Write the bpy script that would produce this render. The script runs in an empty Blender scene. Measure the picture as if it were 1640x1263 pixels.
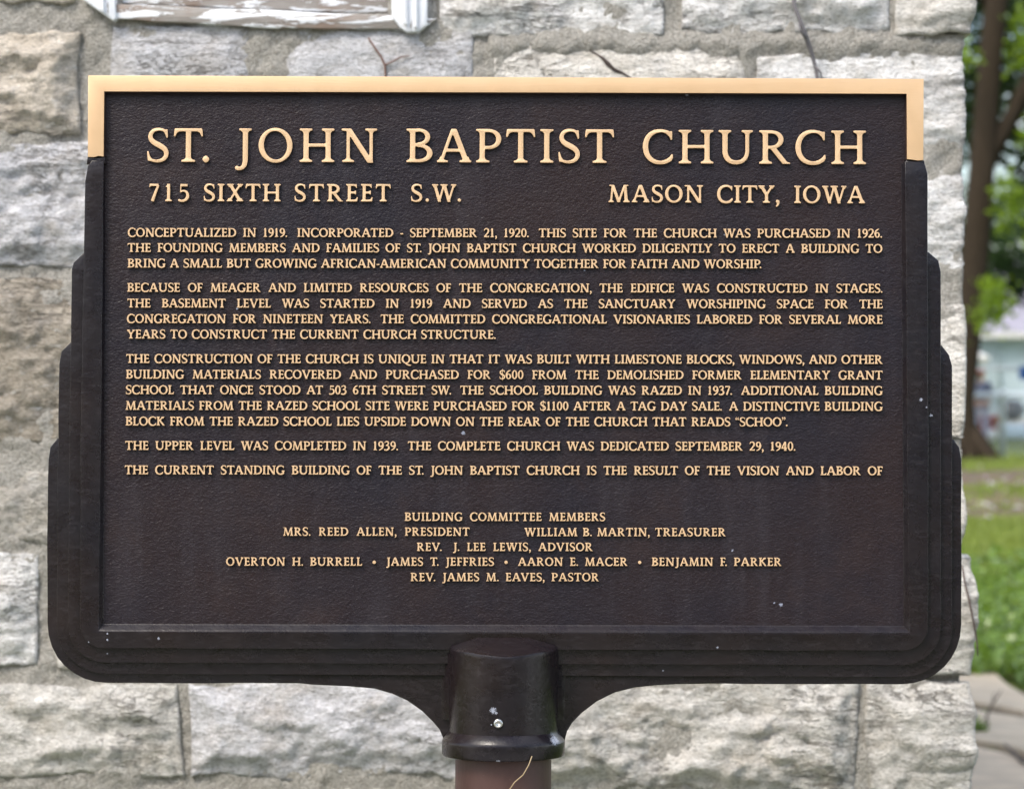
import bpy, bmesh, math, random
import numpy as np
from mathutils import Vector, Matrix, Euler
SC = bpy.context.scene
COL = SC.collection
PI = math.pi
# ------------------------------------------------------------------ camera
FPX, CX, CY = 4000.0, 820.0, 631.5          # focal length and centre in photo pixels (1640 wide)
CAM = np.array([0.0, -3.0, 1.5])
PITCH = math.radians(-0.45)
cd = bpy.data.cameras.new('camera'); cam = bpy.data.objects.new('camera', cd); COL.objects.link(cam)
cam.location = CAM; cam.rotation_euler = (PI/2+PITCH, 0, 0)
cd.sensor_width = 36; cd.sensor_fit = 'HORIZONTAL'; cd.lens = 36*FPX/1640
cd.clip_start = 0.05; cd.clip_end = 2000
cd.dof.use_dof = True; cd.dof.focus_distance = 3.0; cd.dof.aperture_fstop = cd.lens/12.0
cd.dof.aperture_blades = 0
SC.camera = cam
# ------------------------------------------------------------------ sky, sun, exposure
SUN_EL, SUN_AZ = math.radians(52), math.radians(222)      # azimuth clockwise from +Y: behind the camera, to its left
W = bpy.data.worlds.new('World'); SC.world = W; W.use_nodes = True
nt = W.node_tree; nt.nodes.clear()
sky = nt.nodes.new('ShaderNodeTexSky'); sky.sky_type = 'NISHITA'; sky.sun_disc = False
sky.sun_elevation = SUN_EL; sky.sun_rotation = SUN_AZ; sky.dust_density = 2.5; sky.air_density = 1.0; sky.ozone_density = 0.6
# soft broken cloud over the blue: greyish white veil
tcw = nt.nodes.new('ShaderNodeTexCoord'); mpw = nt.nodes.new('ShaderNodeMapping'); mpw.inputs['Scale'].default_value = (1, 1, 2.2)
ns = nt.nodes.new('ShaderNodeTexNoise'); ns.inputs['Scale'].default_value = 3.2; ns.inputs['Detail'].default_value = 7; ns.inputs['Roughness'].default_value = .55
rp = nt.nodes.new('ShaderNodeValToRGB'); rp.color_ramp.elements[0].position = .52; rp.color_ramp.elements[1].position = .66
mx = nt.nodes.new('ShaderNodeMix'); mx.data_type = 'RGBA'; mx.inputs['B'].default_value = (17.0, 17.1, 17.3, 1)
bg = nt.nodes.new('ShaderNodeBackground'); bg.inputs['Strength'].default_value = 0.14
ow = nt.nodes.new('ShaderNodeOutputWorld')
nt.links.new(tcw.outputs['Generated'], mpw.inputs['Vector']); nt.links.new(mpw.outputs[0], ns.inputs['Vector'])
nt.links.new(ns.outputs['Fac'], rp.inputs['Fac']); nt.links.new(rp.outputs['Color'], mx.inputs['Factor'])
nt.links.new(sky.outputs['Color'], mx.inputs['A']); nt.links.new(mx.outputs['Result'], bg.inputs['Color'])
nt.links.new(bg.outputs[0], ow.inputs['Surface'])
sd = bpy.data.lights.new('sun', 'SUN'); sd.energy = 1.5; sd.angle = math.radians(18); sd.color = (1, .93, .82)
sun = bpy.data.objects.new('sun', sd); COL.objects.link(sun)
sdir = Vector((math.sin(SUN_AZ)*math.cos(SUN_EL), math.cos(SUN_AZ)*math.cos(SUN_EL), math.sin(SUN_EL)))
sun.rotation_euler = sdir.to_track_quat('Z', 'Y').to_euler()
vs = SC.view_settings; vs.view_transform = 'Standard'; vs.look = 'None'; vs.gamma = 1; vs.use_curve_mapping = False
vs.exposure = 0.96
try:
    SC.cycles.use_denoising = True; SC.cycles.denoiser = 'OPENIMAGEDENOISE'
    SC.cycles.max_bounces = 8; SC.cycles.sample_clamp_indirect = 6
except Exception: pass
# ------------------------------------------------------------------ helpers
def cam_ray(px, py):
    x, y, z = (px-CX)/FPX, 1.0, -(py-CY)/FPX
    c, s = math.cos(PITCH), math.sin(PITCH)
    return np.array([x, y*c-z*s, y*s+z*c])
def at(px, py, Y):
    """the point of the vertical plane y = Y seen at a photo pixel"""
    d = cam_ray(px, py); t = (Y-CAM[1])/d[1]
    return CAM+d*t
def tag(o, label=None, cat=None, group=None, kind=None):
    if label: o['label'] = label
    if cat: o['category'] = cat
    if group: o['group'] = group
    if kind: o['kind'] = kind
    return o
def empty(name, loc=(0, 0, 0), rot=(0, 0, 0)):
    o = bpy.data.objects.new(name, None); COL.objects.link(o); o.location = loc; o.rotation_euler = rot
    o.empty_display_size = .1
    return o
def mesh(name, verts, faces, mat=None, parent=None, loc=None, smooth=True, mats=None, mi=None):
    me = bpy.data.meshes.new(name)
    verts = np.asarray(verts, float)
    if loc is not None: verts = verts-np.asarray(loc, float)
    if isinstance(faces, np.ndarray):
        n, k = faces.shape
        me.vertices.add(len(verts)); me.vertices.foreach_set('co', verts.astype(np.float32).ravel())
        me.loops.add(n*k); me.loops.foreach_set('vertex_index', faces.astype(np.int32).ravel())
        me.polygons.add(n); me.polygons.foreach_set('loop_start', np.arange(0, n*k, k, dtype=np.int32))
        me.polygons.foreach_set('loop_total', np.full(n, k, np.int32))
        me.update(calc_edges=True); me.validate()
    else:
        me.from_pydata([tuple(v) for v in verts], [], [tuple(f) for f in faces])
    for m in (mats or ([mat] if mat else [])): me.materials.append(m)
    if mi is not None: me.polygons.foreach_set('material_index', np.asarray(mi, np.int32))
    me.polygons.foreach_set('use_smooth', np.full(len(me.polygons), bool(smooth)))
    o = bpy.data.objects.new(name, me); COL.objects.link(o)
    if loc is not None: o.location = loc
    if parent: o.parent = parent
    return o
class MB:
    def __init__(s): s.v, s.f = [], []
    def add(s, v, f):
        n = len(s.v); s.v += [tuple(p) for p in v]; s.f += [tuple(i+n for i in q) for q in f]
    def box(s, a, b, c=None):
        """axis box from corner a to corner b"""
        x0, y0, z0 = a; x1, y1, z1 = b
        s.add([(x0, y0, z0), (x1, y0, z0), (x1, y1, z0), (x0, y1, z0), (x0, y0, z1), (x1, y0, z1), (x1, y1, z1), (x0, y1, z1)],
              [(0, 3, 2, 1), (4, 5, 6, 7), (0, 1, 5, 4), (1, 2, 6, 5), (2, 3, 7, 6), (3, 0, 4, 7)])
    def tube(s, pts, rs, n=8, cap=True):
        pts = [Vector(p) for p in pts]; rs = rs if hasattr(rs, '__len__') else [rs]*len(pts)
        V, F = [], []; up = None
        for i, p in enumerate(pts):
            t = (pts[min(i+1, len(pts)-1)]-pts[max(i-1, 0)]).normalized()
            if up is None: up = t.orthogonal().normalized()
            up = (up-t*up.dot(t)).normalized(); q = t.cross(up)
            for k in range(n):
                a = 2*PI*k/n; V.append(p+(up*math.cos(a)+q*math.sin(a))*rs[i])
        for i in range(len(pts)-1):
            for k in range(n):
                a, b = i*n+k, i*n+(k+1) % n; F.append((a, b, b+n, a+n))
        if cap: F.append(tuple(range(n-1, -1, -1))); F.append(tuple(range((len(pts)-1)*n, len(pts)*n)))
        s.add(V, F)
    def lathe(s, prof, c=(0, 0, 0), n=32, axis='z', capa=True):
        V, F = [], []
        for r, h in prof:
            for k in range(n):
                a = 2*PI*k/n
                p = (r*math.cos(a), r*math.sin(a), h) if axis == 'z' else (r*math.cos(a), h, r*math.sin(a))
                V.append((p[0]+c[0], p[1]+c[1], p[2]+c[2]))
        for i in range(len(prof)-1):
            for k in range(n):
                a, b = i*n+k, i*n+(k+1) % n; F.append((a, b, b+n, a+n))
        if capa: F.append(tuple(range(n-1, -1, -1))); F.append(tuple(range((len(prof)-1)*n, len(prof)*n)))
        s.add(V, F)
    def build(s, name, mat, parent=None, loc=None, smooth=False):
        return mesh(name, s.v, s.f, mat, parent, loc, smooth)
def autosmooth(o, ang=35):
    me = o.data; bm = bmesh.new(); bm.from_mesh(me); bmesh.ops.recalc_face_normals(bm, faces=bm.faces)
    for e in bm.edges: e.smooth = not (len(e.link_faces) == 2 and e.calc_face_angle(0) > math.radians(ang))
    for f in bm.faces: f.smooth = True
    bm.to_mesh(me); bm.free()
# value noise in numpy
def _h(ix, iy, iz, seed):
    n = (ix.astype(np.int64)*374761393+iy.astype(np.int64)*668265263+iz.astype(np.int64)*2147483647+seed*974634777) & 0xffffffff
    n = ((n ^ (n >> 13))*1274126177) & 0xffffffff
    n = ((n ^ (n >> 16))*2246822519) & 0xffffffff
    return ((n ^ (n >> 15)) & 0xffffff)/float(0xffffff)
def vn(x, y, z=0.0, seed=0):
    x, y, z = np.broadcast_arrays(np.asarray(x, float), np.asarray(y, float), np.asarray(z, float))
    xi, yi, zi = np.floor(x), np.floor(y), np.floor(z); fx_, fy_, fz_ = x-xi, y-yi, z-zi
    fx_, fy_, fz_ = [t*t*(3-2*t) for t in (fx_, fy_, fz_)]
    r = 0
    for a in (0, 1):
        for b in (0, 1):
            for c in (0, 1):
                r = r+_h(xi+a, yi+b, zi+c, seed)*(fx_ if a else 1-fx_)*(fy_ if b else 1-fy_)*(fz_ if c else 1-fz_)
    return r
def fbm(x, y, z=0.0, seed=0, o=4, g=.5):
    s, a, t = 0, 1, 0
    for k in range(o):
        s = s+a*vn(x*2**k+k*7.3, y*2**k+k*3.1, z*2**k, seed+k); t += a; a *= g
    return s/t
# ------------------------------------------------------------------ materials
class NM:
    def __init__(s, name, rough=.7, metal=0.0, spec=.5):
        m = s.m = bpy.data.materials.new(name); m.use_nodes = True; s.t = m.node_tree; s.t.nodes.clear()
        s.b = s.n('ShaderNodeBsdfPrincipled'); s.o = s.n('ShaderNodeOutputMaterial'); s.l(s.b.outputs[0], s.o.inputs[0])
        s.b.inputs['Roughness'].default_value = rough; s.b.inputs['Metallic'].default_value = metal
        s.b.inputs['Specular IOR Level'].default_value = spec
    def n(s, t): return s.t.nodes.new(t)
    def l(s, a, b): s.t.links.new(a, b)
    def pos(s):
        return s.n('ShaderNodeNewGeometry').outputs['Position']
    def obj(s): return s.n('ShaderNodeTexCoord').outputs['Object']
    def noise(s, vec, scale, detail=4, rough=.55, sc=(1, 1, 1), rot=(0, 0, 0), dist=0):
        mp = s.n('ShaderNodeMapping'); mp.inputs['Scale'].default_value = sc; mp.inputs['Rotation'].default_value = rot; s.l(vec, mp.inputs['Vector'])
        q = s.n('ShaderNodeTexNoise'); q.inputs['Scale'].default_value = scale; q.inputs['Detail'].default_value = detail
        q.inputs['Roughness'].default_value = rough; q.inputs['Distortion'].default_value = dist; s.l(mp.outputs[0], q.inputs['Vector']); return q.outputs['Fac']
    def ramp(s, fac, stops):
        r = s.n('ShaderNodeValToRGB'); e = r.color_ramp.elements
        while len(e) < len(stops): e.new(.5)
        for i, (p, c) in enumerate(stops):
            e[i].position = p; e[i].color = (*c, 1) if hasattr(c, '__len__') else (c, c, c, 1)
        s.l(fac, r.inputs['Fac']); return r.outputs['Color']
    def mix(s, fac, a, b, mode='MIX'):
        q = s.n('ShaderNodeMix'); q.data_type = 'RGBA'; q.blend_type = mode
        for i, v in (('Factor', fac), ('A', a), ('B', b)):
            if hasattr(v, 'node'): s.l(v, q.inputs[i])
            elif i == 'Factor': q.inputs[i].default_value = v
            else: q.inputs[i].default_value = (*v, 1)
        return q.outputs['Result']
    def math(s, op, a, b=0.0):
        q = s.n('ShaderNodeMath'); q.operation = op
        for i, v in enumerate((a, b)):
            if hasattr(v, 'node'): s.l(v, q.inputs[i])
            else: q.inputs[i].default_value = v
        return q.outputs[0]
    def col(s, c):
        if hasattr(c, 'node'): s.l(c, s.b.inputs['Base Color'])
        else: s.b.inputs['Base Color'].default_value = (*c, 1)
        return s
    def bump(s, h, strength=.5, dist=.01, base=None):
        q = s.n('ShaderNodeBump'); q.inputs['Strength'].default_value = strength; q.inputs['Distance'].default_value = dist
        s.l(h, q.inputs['Height'])
        if base is not None: s.l(base, q.inputs['Normal'])
        s.l(q.outputs[0], s.b.inputs['Normal']); return q.outputs[0]
    def spots(s, vec, pts, base, colr, wob=.35):
        """small chips and droppings at given places of the casting: (x, y, z, radius)"""
        nz = s.noise(vec, 900, 3)
        for (x, y, z, r) in pts:
            d = s.n('ShaderNodeVectorMath'); d.operation = 'DISTANCE'; s.l(vec, d.inputs[0]); d.inputs[1].default_value = (x, y, z)
            e = s.math('ADD', d.outputs['Value'], s.math('MULTIPLY', s.math('SUBTRACT', nz, .5), r*wob*4))
            f = s.math('LESS_THAN', e, r)
            base = s.mix(f, base, colr)
        return base
M = {}
def simple(name, c, rough=.7, metal=0, var=.25, scale=6, bump=0, bscale=60, spec=.5, wpos=True):
    q = NM(name, rough, metal, spec); v = q.pos() if wpos else q.obj()
    f = q.noise(v, scale, 5)
    q.col(q.mix(f, tuple(x*(1-var) for x in c), tuple(min(1, x*(1+var)) for x in c)))
    if bump: q.bump(q.noise(v, bscale, 4), bump, .01)
    M[name] = q.m; return q.m
# ---- lettering drawn from scratch: every glyph is a union of strokes, bowls and bracketed serifs ----
GR = 72                                    # grid cells per cap height
GX0, GX1, GY0, GY1 = -0.15, 1.55, -0.42, 1.18
gx = (np.arange(int((GX1-GX0)*GR))+0.5)/GR+GX0
gy = (np.arange(int((GY1-GY0)*GR))+0.5)/GR+GY0
SS = 3
fx = (np.arange(len(gx)*SS)+0.5)/(GR*SS)+GX0
fy = (np.arange(len(gy)*SS)+0.5)/(GR*SS)+GY0
FX, FY = np.meshgrid(fx, fy)
def poly(pts):
    m = np.zeros(FX.shape, bool)
    n = len(pts)
    for i in range(n):
        x0, y0 = pts[i]; x1, y1 = pts[(i+1) % n]
        if abs(y1-y0) < 1e-9: continue
        c = ((FY >= min(y0, y1)) & (FY < max(y0, y1)) & (FX < x0+(FY-y0)*(x1-x0)/(y1-y0)))
        m ^= c
    return m
def bezier(p, n=24):
    p = [np.array(q, float) for q in p]
    out = []
    segs = (len(p)-1)//3
    for s in range(segs):
        a, b, c, d = p[3*s:3*s+4]
        for k in range(n if s < segs-1 else n+1):
            t = k/n
            out.append((1-t)**3*a+3*(1-t)**2*t*b+3*(1-t)*t*t*c+t**3*d)
    return np.array(out)
def stroke(c, ws):
    c = np.array(c, float); n = len(c)
    s = np.concatenate([[0], np.cumsum(np.hypot(*(c[1:]-c[:-1]).T))]); s /= s[-1]
    w = np.interp(s, [q[0] for q in ws], [q[1] for q in ws])/2
    t = np.gradient(c, axis=0); t /= np.hypot(t[:, 0], t[:, 1])[:, None]
    nrm = np.stack([-t[:, 1], t[:, 0]], 1)
    m = np.zeros(FX.shape, bool)
    L = c+nrm*w[:, None]; R = c-nrm*w[:, None]
    for i in range(n-1):
        m |= poly([L[i], L[i+1], R[i+1], R[i]])
        m |= (FX-c[i][0])**2+(FY-c[i][1])**2 < (w[i]*0.97)**2 if 0 < i else False
    return m
def ell(cx, cy, rx, ry, rot=0, p=2.0):
    dx, dy = FX-cx, FY-cy
    c, s = math.cos(rot), math.sin(rot)
    u, v = (dx*c+dy*s)/rx, (-dx*s+dy*c)/ry
    return np.abs(u)**p+np.abs(v)**p < 1
def ring(cx, cy, rx, ry, w, t, rot=0.0, p=2.0):
    return ell(cx, cy, rx, ry, 0, p) & ~ell(cx, cy, rx-w, ry-t, rot, p)
class Pen:
    def __init__(s, w, t, st): s.w, s.t, s.st = w, t, st
    def ser(s, x, y, d, L, R, sw=None, br=0.11):
        e = (sw or s.w)/2-0.004; h = s.st
        pts = [(x-L, y), (x-L, y+d*h)]
        for k in range(1, 7):
            a = k/6*math.pi/2
            pts.append((x-e-(L-e)*0.85*(1-math.sin(a)), y+d*(h+br*(1-math.cos(a)))))
        for k in range(6, 0, -1):
            a = k/6*math.pi/2
            pts.append((x+e+(R-e)*0.85*(1-math.sin(a)), y+d*(h+br*(1-math.cos(a)))))
        pts += [(x+R, y+d*h), (x+R, y)]
        return poly(pts)
    def stem(s, x, top=1.0, bot=0.0, tl=.19, tr=.19, bl=.19, br=.19, w=None):
        w = w or s.w
        m = poly([(x-w/2, bot), (x+w/2, bot), (x+w/2, top), (x-w/2, top)])
        if tl or tr: m |= s.ser(x, top, -1, tl or w/2, tr or w/2, w)
        if bl or br: m |= s.ser(x, bot, 1, bl or w/2, br or w/2, w)
        return m
    def bar(s, x0, x1, y, t=None):
        t = t or s.t
        return poly([(x0, y-t/2), (x1, y-t/2), (x1, y+t/2), (x0, y+t/2)])
    def diag(s, x0, y0, x1, y1, w):
        # horizontal-cut diagonal, w measured across the stroke
        L = math.hypot(x1-x0, y1-y0); hw = w*L/abs(y1-y0)/2
        return poly([(x0-hw, y0), (x0+hw, y0), (x1+hw, y1), (x1-hw, y1)])
    def arm(s, x0, x1, y, d, h=0.2, sw=0.055):
        """horizontal arm ending in a flared serif pointing d (+1 up, -1 down) from edge y"""
        t = s.t*0.95; k = 1 if x1 > x0 else -1
        a = [(x0, y), (x1+k*0.02, y), (x1+k*0.045, y+d*(t+h*0.62)), (x1+k*0.045-k*sw, y+d*(t+h*0.62))]
        for i in range(1, 7):
            b = i/6*math.pi/2
            a.append((x1+k*0.045-k*sw-k*0.15*(1-math.cos(b)), y+d*(t+h*0.62*(1-math.sin(b)))))
        a.append((x0, y+d*t))
        return poly(a)
def glyph(ch, P):
    w, t, st = P.w, P.t, P.st
    B = P.bar
    if ch == 'I': return P.stem(.215, tl=.2, tr=.2, bl=.2, br=.2), .43
    if ch == 'H': return P.stem(.19)|P.stem(.845)|B(.19, .845, .505), 1.035
    if ch == 'T':
        m = P.stem(.44, tl=0, tr=0, bl=.21, br=.21, top=.95)|P.arm(.44, .83, 1, -1, .25)|P.arm(.44, .05, 1, -1, .25)
        return m, .88
    if ch == 'E':
        m = P.stem(.2, tr=0, br=0)|P.arm(.2, .6, 1, -1, .2)|P.arm(.2, .64, 0, 1, .24)|B(.2, .5, .515)
        m |= poly([(.47, .515-t/2), (.55, .40), (.585, .40), (.585, .63), (.55, .63), (.47, .515+t/2)])
        return m, .70
    if ch == 'F':
        m = P.stem(.2, tr=0, br=.22)|P.arm(.2, .6, 1, -1, .22)|B(.2, .48, .49)
        m |= poly([(.45, .49-t/2), (.53, .375), (.565, .375), (.565, .605), (.53, .605), (.45, .49+t/2)])
        return m, .66
    if ch == 'L':
        return P.stem(.2, br=0)|P.arm(.2, .62, 0, 1, .26), .68
    if ch == 'D':
        m = P.stem(.2, tr=0, br=0)
        r = ring(.42, .5, .54, .5, w*1.05, t, -.06, 2.1)&(FX > .36)
        return m|r|B(.15, .40, 1-t/2)|B(.15, .40, t/2), .97
    if ch == 'B':
        m = P.stem(.2, tr=0, br=0)
        u = ring(.36, .755, .36, .245+t*.1, w*.95, t, 0, 2.1)&(FX > .34)
        l = ring(.38, .272, .41, .272, w*1.05, t, 0, 2.1)&(FX > .34)
        return m|u|l|B(.15, .38, 1-t/2)|B(.15, .4, t/2)|B(.2, .4, .522), .80
    if ch == 'P':
        m = P.stem(.2, tr=0, br=.22)
        u = ring(.38, .70, .385, .30, w*1.0, t, 0, 2.1)&(FX > .36)
        return m|u|B(.15, .4, 1-t/2)|B(.2, .4, .4+t/2), .78
    if ch == 'R':
        m = P.stem(.2, tr=0, br=.2)
        u = ring(.37, .725, .37, .275, w*.98, t, 0, 2.1)&(FX > .35)
        leg = P.diag(.42, .48, .80, 0.0, w*.95)&(FY > 0)
        leg |= poly([(.74, .10), (.92, .035), (.95, .03), (.95, 0), (.72, 0)])
        return m|u|B(.15, .38, 1-t/2)|B(.2, .45, .45+t/2)|leg, .94
    if ch == 'O': return ring(.5, .5, .505, .52, w*1.05, t, .12), 1.01
    if ch == 'Q':
        m = ring(.5, .5, .505, .52, w*1.05, t, .12)
        tail = stroke(bezier([(.42, .02), (.60, -.12), (.85, -.26), (1.12, -.20)]), [(0, t*.8), (.4, w*.9), (.8, w*.7), (1, .03)])
        return m|tail, 1.02
    if ch in 'CG':
        c = bezier([(.835, .80), (.76, .93), (.64, .975), (.54, .975), (.25, .975), (w*.52, .77), (w*.52, .50), (w*.52, .23), (.25, .025), (.53, .025), (.67, .025), (.79, .09), (.865, .20)])
        m = stroke(c, [(0, t*.9), (.16, t), (.36, w*.95), (.5, w*1.08), (.64, w*.98), (.82, t*1.15), (.93, w*.8), (1, w*.62)] if ch == 'C' else
                   [(0, t*.9), (.16, t), (.36, w*.95), (.5, w*1.08), (.64, w*.98), (.82, t*1.15), (1, t)])
        m |= poly([(.70, 1.0), (.80, .95), (.872, .975), (.875, .70), (.825, .70), (.785, .81), (.70, .88)])
        if ch == 'C':
            m |= poly([(.79, .16), (.855, .285), (.90, .265), (.86, .08), (.80, .06)])
            return m, .91
        m &= ~((FX > .80+w/2)&(FY < .35))
        m |= poly([(.80-w/2, .03), (.80+w/2, .075), (.80+w/2, .40), (.80-w/2, .40)])|P.ser(.80, .445, -1, .18, .165)
        m |= poly([(.55, t*.9), (.72, .16), (.80+w/2, .075), (.75, .03), (.55, -.02)])
        return m, .97
    if ch == 'J':
        m = P.stem(.30, bl=0, br=0, tl=.185, tr=.19, bot=.05)
        m |= stroke(bezier([(.30, .12), (.30, -.08), (.27, -.20), (.06, -.205)]), [(0, w), (.45, w*.9), (1, t*.9)])
        m |= ell(.055, -.175, .062, .062)
        return m, .49
    if ch == 'U':
        m = P.stem(.19, bl=0, br=0, bot=.36)|P.stem(.85, bl=0, br=0, bot=.36, w=w*.72, tl=.17, tr=.17)
        c = ring(.5, .38, .31+w/2, .40, w, t*1.25, 0, 2.2)&(FY < .385)
        xr = .85+w*.36
        c = (ell((.19-w/2+xr)/2, .38, (xr-.19+w/2)/2, .40, 0, 2.2)&~ell((.19+w/2+.85-w*.36)/2, .40, (.85-w*.36-.19-w/2)/2, .40-t*1.3+.02, 0, 2.2))&(FY < .385)
        return m|c, 1.035
    if ch == 'N':
        m = P.stem(.20, w=t*1.05, tl=0, tr=0, bl=.18, br=.18)|P.stem(.88, w=t*1.05, tl=.18, tr=.18, bl=0, br=0)
        m |= P.diag(.20, 1.0, .865, -.015, w*1.0)|poly([(0, 1), (0, 1-st), (.12, .93), (.25, .90), (.28, 1)])
        return m, 1.07
    if ch == 'M':
        m = P.diag(.235, .97, .155, .03, t*1.0)|P.diag(.24, 1.0, .60, .0, w*.98)|P.diag(.585, .0, .93, 1.0, t*1.0)|P.diag(.95, .97, 1.03, .03, w)
        m |= P.ser(.155, 0, 1, .155, .16, t)|P.ser(1.035, 0, 1, .19, .19)
        m |= poly([(.05, 1), (.05, 1-st), (.16, .94), (.3, .90), (.28, 1)])|poly([(1.14, 1), (1.14, 1-st), (1.03, .94), (.9, .88), (.88, 1)])
        return m, 1.225
    if ch == 'A':
        m = P.diag(.47, 1.0, .125, .02, t*1.0)|P.diag(.50, 1.0, .875, .02, w*1.02)|B(.25, .76, .36)
        m |= poly([(.44, .98), (.47, 1.0), (.56, 1.0), (.6, .85), (.4, .8)])&(FY < 1.0)
        m |= P.ser(.13, 0, 1, .13, .20, t)|P.ser(.875, 0, 1, .21, .15, w)
        return m, 1.025
    if ch == 'V':
        m = P.diag(.15, .98, .52, -.015, w*1.02)|P.diag(.85, .98, .49, -.015, t)
        return m|P.ser(.15, 1, -1, .16, .21)|P.ser(.86, 1, -1, .20, .14, t), 1.0
    if ch == 'W':
        m = P.diag(.15, .98, .43, -.015, w*.98)|P.diag(.68, .98, .405, -.015, t)|P.diag(.70, .98, .97, -.015, w*.98)|P.diag(1.25, .98, .945, -.015, t)
        return m|P.ser(.15, 1, -1, .16, .2)|P.ser(.69, 1, -1, .22, .2, w*1.3)|P.ser(1.26, 1, -1, .18, .13, t), 1.39
    if ch == 'X':
        m = P.diag(.19, .98, .77, .02, w*1.02)|P.diag(.78, .98, .16, .02, t)
        return m|P.ser(.19, 1, -1, .17, .21)|P.ser(.79, 1, -1, .18, .15, t)|P.ser(.155, 0, 1, .15, .18, t)|P.ser(.78, 0, 1, .22, .18), .96
    if ch == 'Y':
        m = P.diag(.16, .98, .475, .46, w*1.0)|P.diag(.79, .98, .475, .46, t*1.02)|P.stem(.465, top=.50, tl=0, tr=0, bl=.21, br=.21)
        return m|P.ser(.16, 1, -1, .16, .21)|P.ser(.80, 1, -1, .19, .13, t), .93
    if ch == 'Z':
        m = P.diag(.68, .97, .13, .03, w*.98)|P.arm(.66, .07, 1, -1, .2)|P.arm(.12, .76, 0, 1, .24)
        return m|B(.5, .78, 1-t*.47)|B(.02, .3, t*.47), .83
    if ch == 'K':
        m = P.stem(.2)|P.diag(.74, .97, .25, .50, t*1.1)|P.diag(.36, .60, .80, .02, w*.98)
        m |= P.ser(.72, 1, -1, .18, .16, t)
        m |= poly([(.72, .12), (.90, .035), (.95, .03), (.95, 0), (.7, 0)])
        return m&(FY > 0), .94
    if ch in 'S$':
        c = bezier([(.575, .88), (.50, .965), (.43, .975), (.35, .975), (.19, .975), (.10, .87), (.10, .76), (.10, .50), (.58, .52), (.58, .25), (.58, .12), (.46, .025), (.30, .025), (.21, .025), (.13, .05), (.07, .105)])
        m = stroke(c, [(0, t*.8), (.14, t*.9), (.30, w*.85), (.5, w*1.08), (.70, w*.85), (.88, t*.9), (1, t*.8)])
        m |= poly([(.53, .95), (.61, .985), (.625, .72), (.58, .71), (.545, .83), (.48, .93)])
        m |= poly([(.16, .03), (.03, .03), (.005, .32), (.05, .33), (.085, .19), (.16, .07)])
        if ch == '$': m |= poly([(.32, -.13), (.39, -.13), (.39, 1.13), (.32, 1.13)])
        return m, .67
    if ch == '.': return ell(.10, .085, .105, .105, 0, 1.5), .20
    if ch == ',':
        return ell(.11, .09, .09, .09)|stroke(bezier([(.14, .10), (.19, -.02), (.13, -.14), (.04, -.20)]), [(0, .17), (.6, .12), (1, .07)]), .23
    if ch == '•': return ell(.20, .42, .20, .20), .40
    if ch == '-': return B(.02, .36, .38, t*1.15), .38
    if ch == '"<':
        m = np.zeros(FX.shape, bool)
        for o in (0, .22):
            m |= ell(.10+o, .78, .085, .085)|stroke(bezier([(.05+o, .79), (.02+o, .88), (.07+o, .98), (.17+o, 1.03)]), [(0, .09), (1, .03)])
        return m, .44
    if ch == '">':
        m = np.zeros(FX.shape, bool)
        for o in (0, .22):
            m |= ell(.09+o, .95, .085, .085)|stroke(bezier([(.14+o, .94), (.17+o, .85), (.12+o, .75), (.02+o, .70)]), [(0, .09), (1, .03)])
        return m, .42
    if ch == '0': return ring(.33, .5, .32, .515, w*.98, t, 0), .66
    if ch == '1':
        m = P.stem(.27, tl=0, tr=0, bl=.2, br=.2)
        return m|poly([(.27+w/2, 1.01), (.27+w/2, .8), (.27-w/2, .80), (.10, .80), (.09, .85), (.22, .93)])&~poly([(.0, .70), (.27-w/2, .70), (.27-w/2, .83), (.12, .81), (0, .8)]), .56
    if ch == '2':
        c = bezier([(.06, .77), (.10, .92), (.19, .97), (.30, .97), (.44, .97), (.53, .88), (.53, .74), (.53, .50), (.30, .32), (.07, .07)])
        return stroke(c, [(0, t*.8), (.2, t), (.45, w*1.0), (.7, w*.8), (1, t)])|P.arm(.03, .57, 0, 1, .12)|B(.03, .4, t*.6, t*1.2), .66
    if ch == '3':
        a = bezier([(.07, .84), (.12, .94), (.20, .975), (.30, .975), (.43, .975), (.48, .88), (.48, .79), (.48, .66), (.38, .57), (.21, .545)])
        b = bezier([(.21, .55), (.42, .545), (.54, .43), (.54, .29), (.54, .13), (.40, .025), (.24, .02), (.16, .02), (.10, .03), (.04, .07)])
        return stroke(a, [(0, t*.8), (.25, t), (.6, w*.9), (1, t*.8)])|stroke(b, [(0, t*.8), (.5, w*1.05), (.85, t*1.1), (1, t*1.2)]), .65
    if ch == '4':
        return P.stem(.43, tl=0, tr=0, bl=.16, br=.16)|P.diag(.40, 1.0, .06, .30, t)|B(.0, .62, .285, t*1.15), .66
    if ch == '5':
        m = poly([(.12, 1.0), (.17, 1.0), (.17, .55), (.10, .53)])|B(.12, .53, .985-w*.35, w*.8)
        b = bezier([(.12, .54), (.20, .60), (.28, .61), (.33, .60), (.48, .58), (.54, .46), (.54, .33), (.54, .13), (.38, .025), (.22, .02), (.15, .02), (.10, .03), (.04, .07)])
        return m|stroke(b, [(0, t*.7), (.2, t), (.5, w*1.05), (.85, t*1.1), (1, t*1.2)]), .63
    if ch in '69':
        m = ring(.335, .31, .30, .325, w*.95, t, 0)
        b = bezier([(.08, .35), (.08, .70), (.25, .92), (.55, .995)])
        m |= stroke(b, [(0, w*.9), (.4, w*.85), (.8, t*1.1), (1, t*.6)])
        if ch == '9': m = rot180(m, .66)
        return m, .66
    if ch == '7':
        m = B(.06, .56, 1-w*.32, w*.72)|poly([(.03, .80), (.07, .80), (.13, .9), (.13, 1), (.05, 1)])
        return m|stroke([(.56, .93), (.40, .55), (.21, 0)], [(0, t*1.1), (.5, w*.85), (1, w*1.05)]), .60
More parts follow.
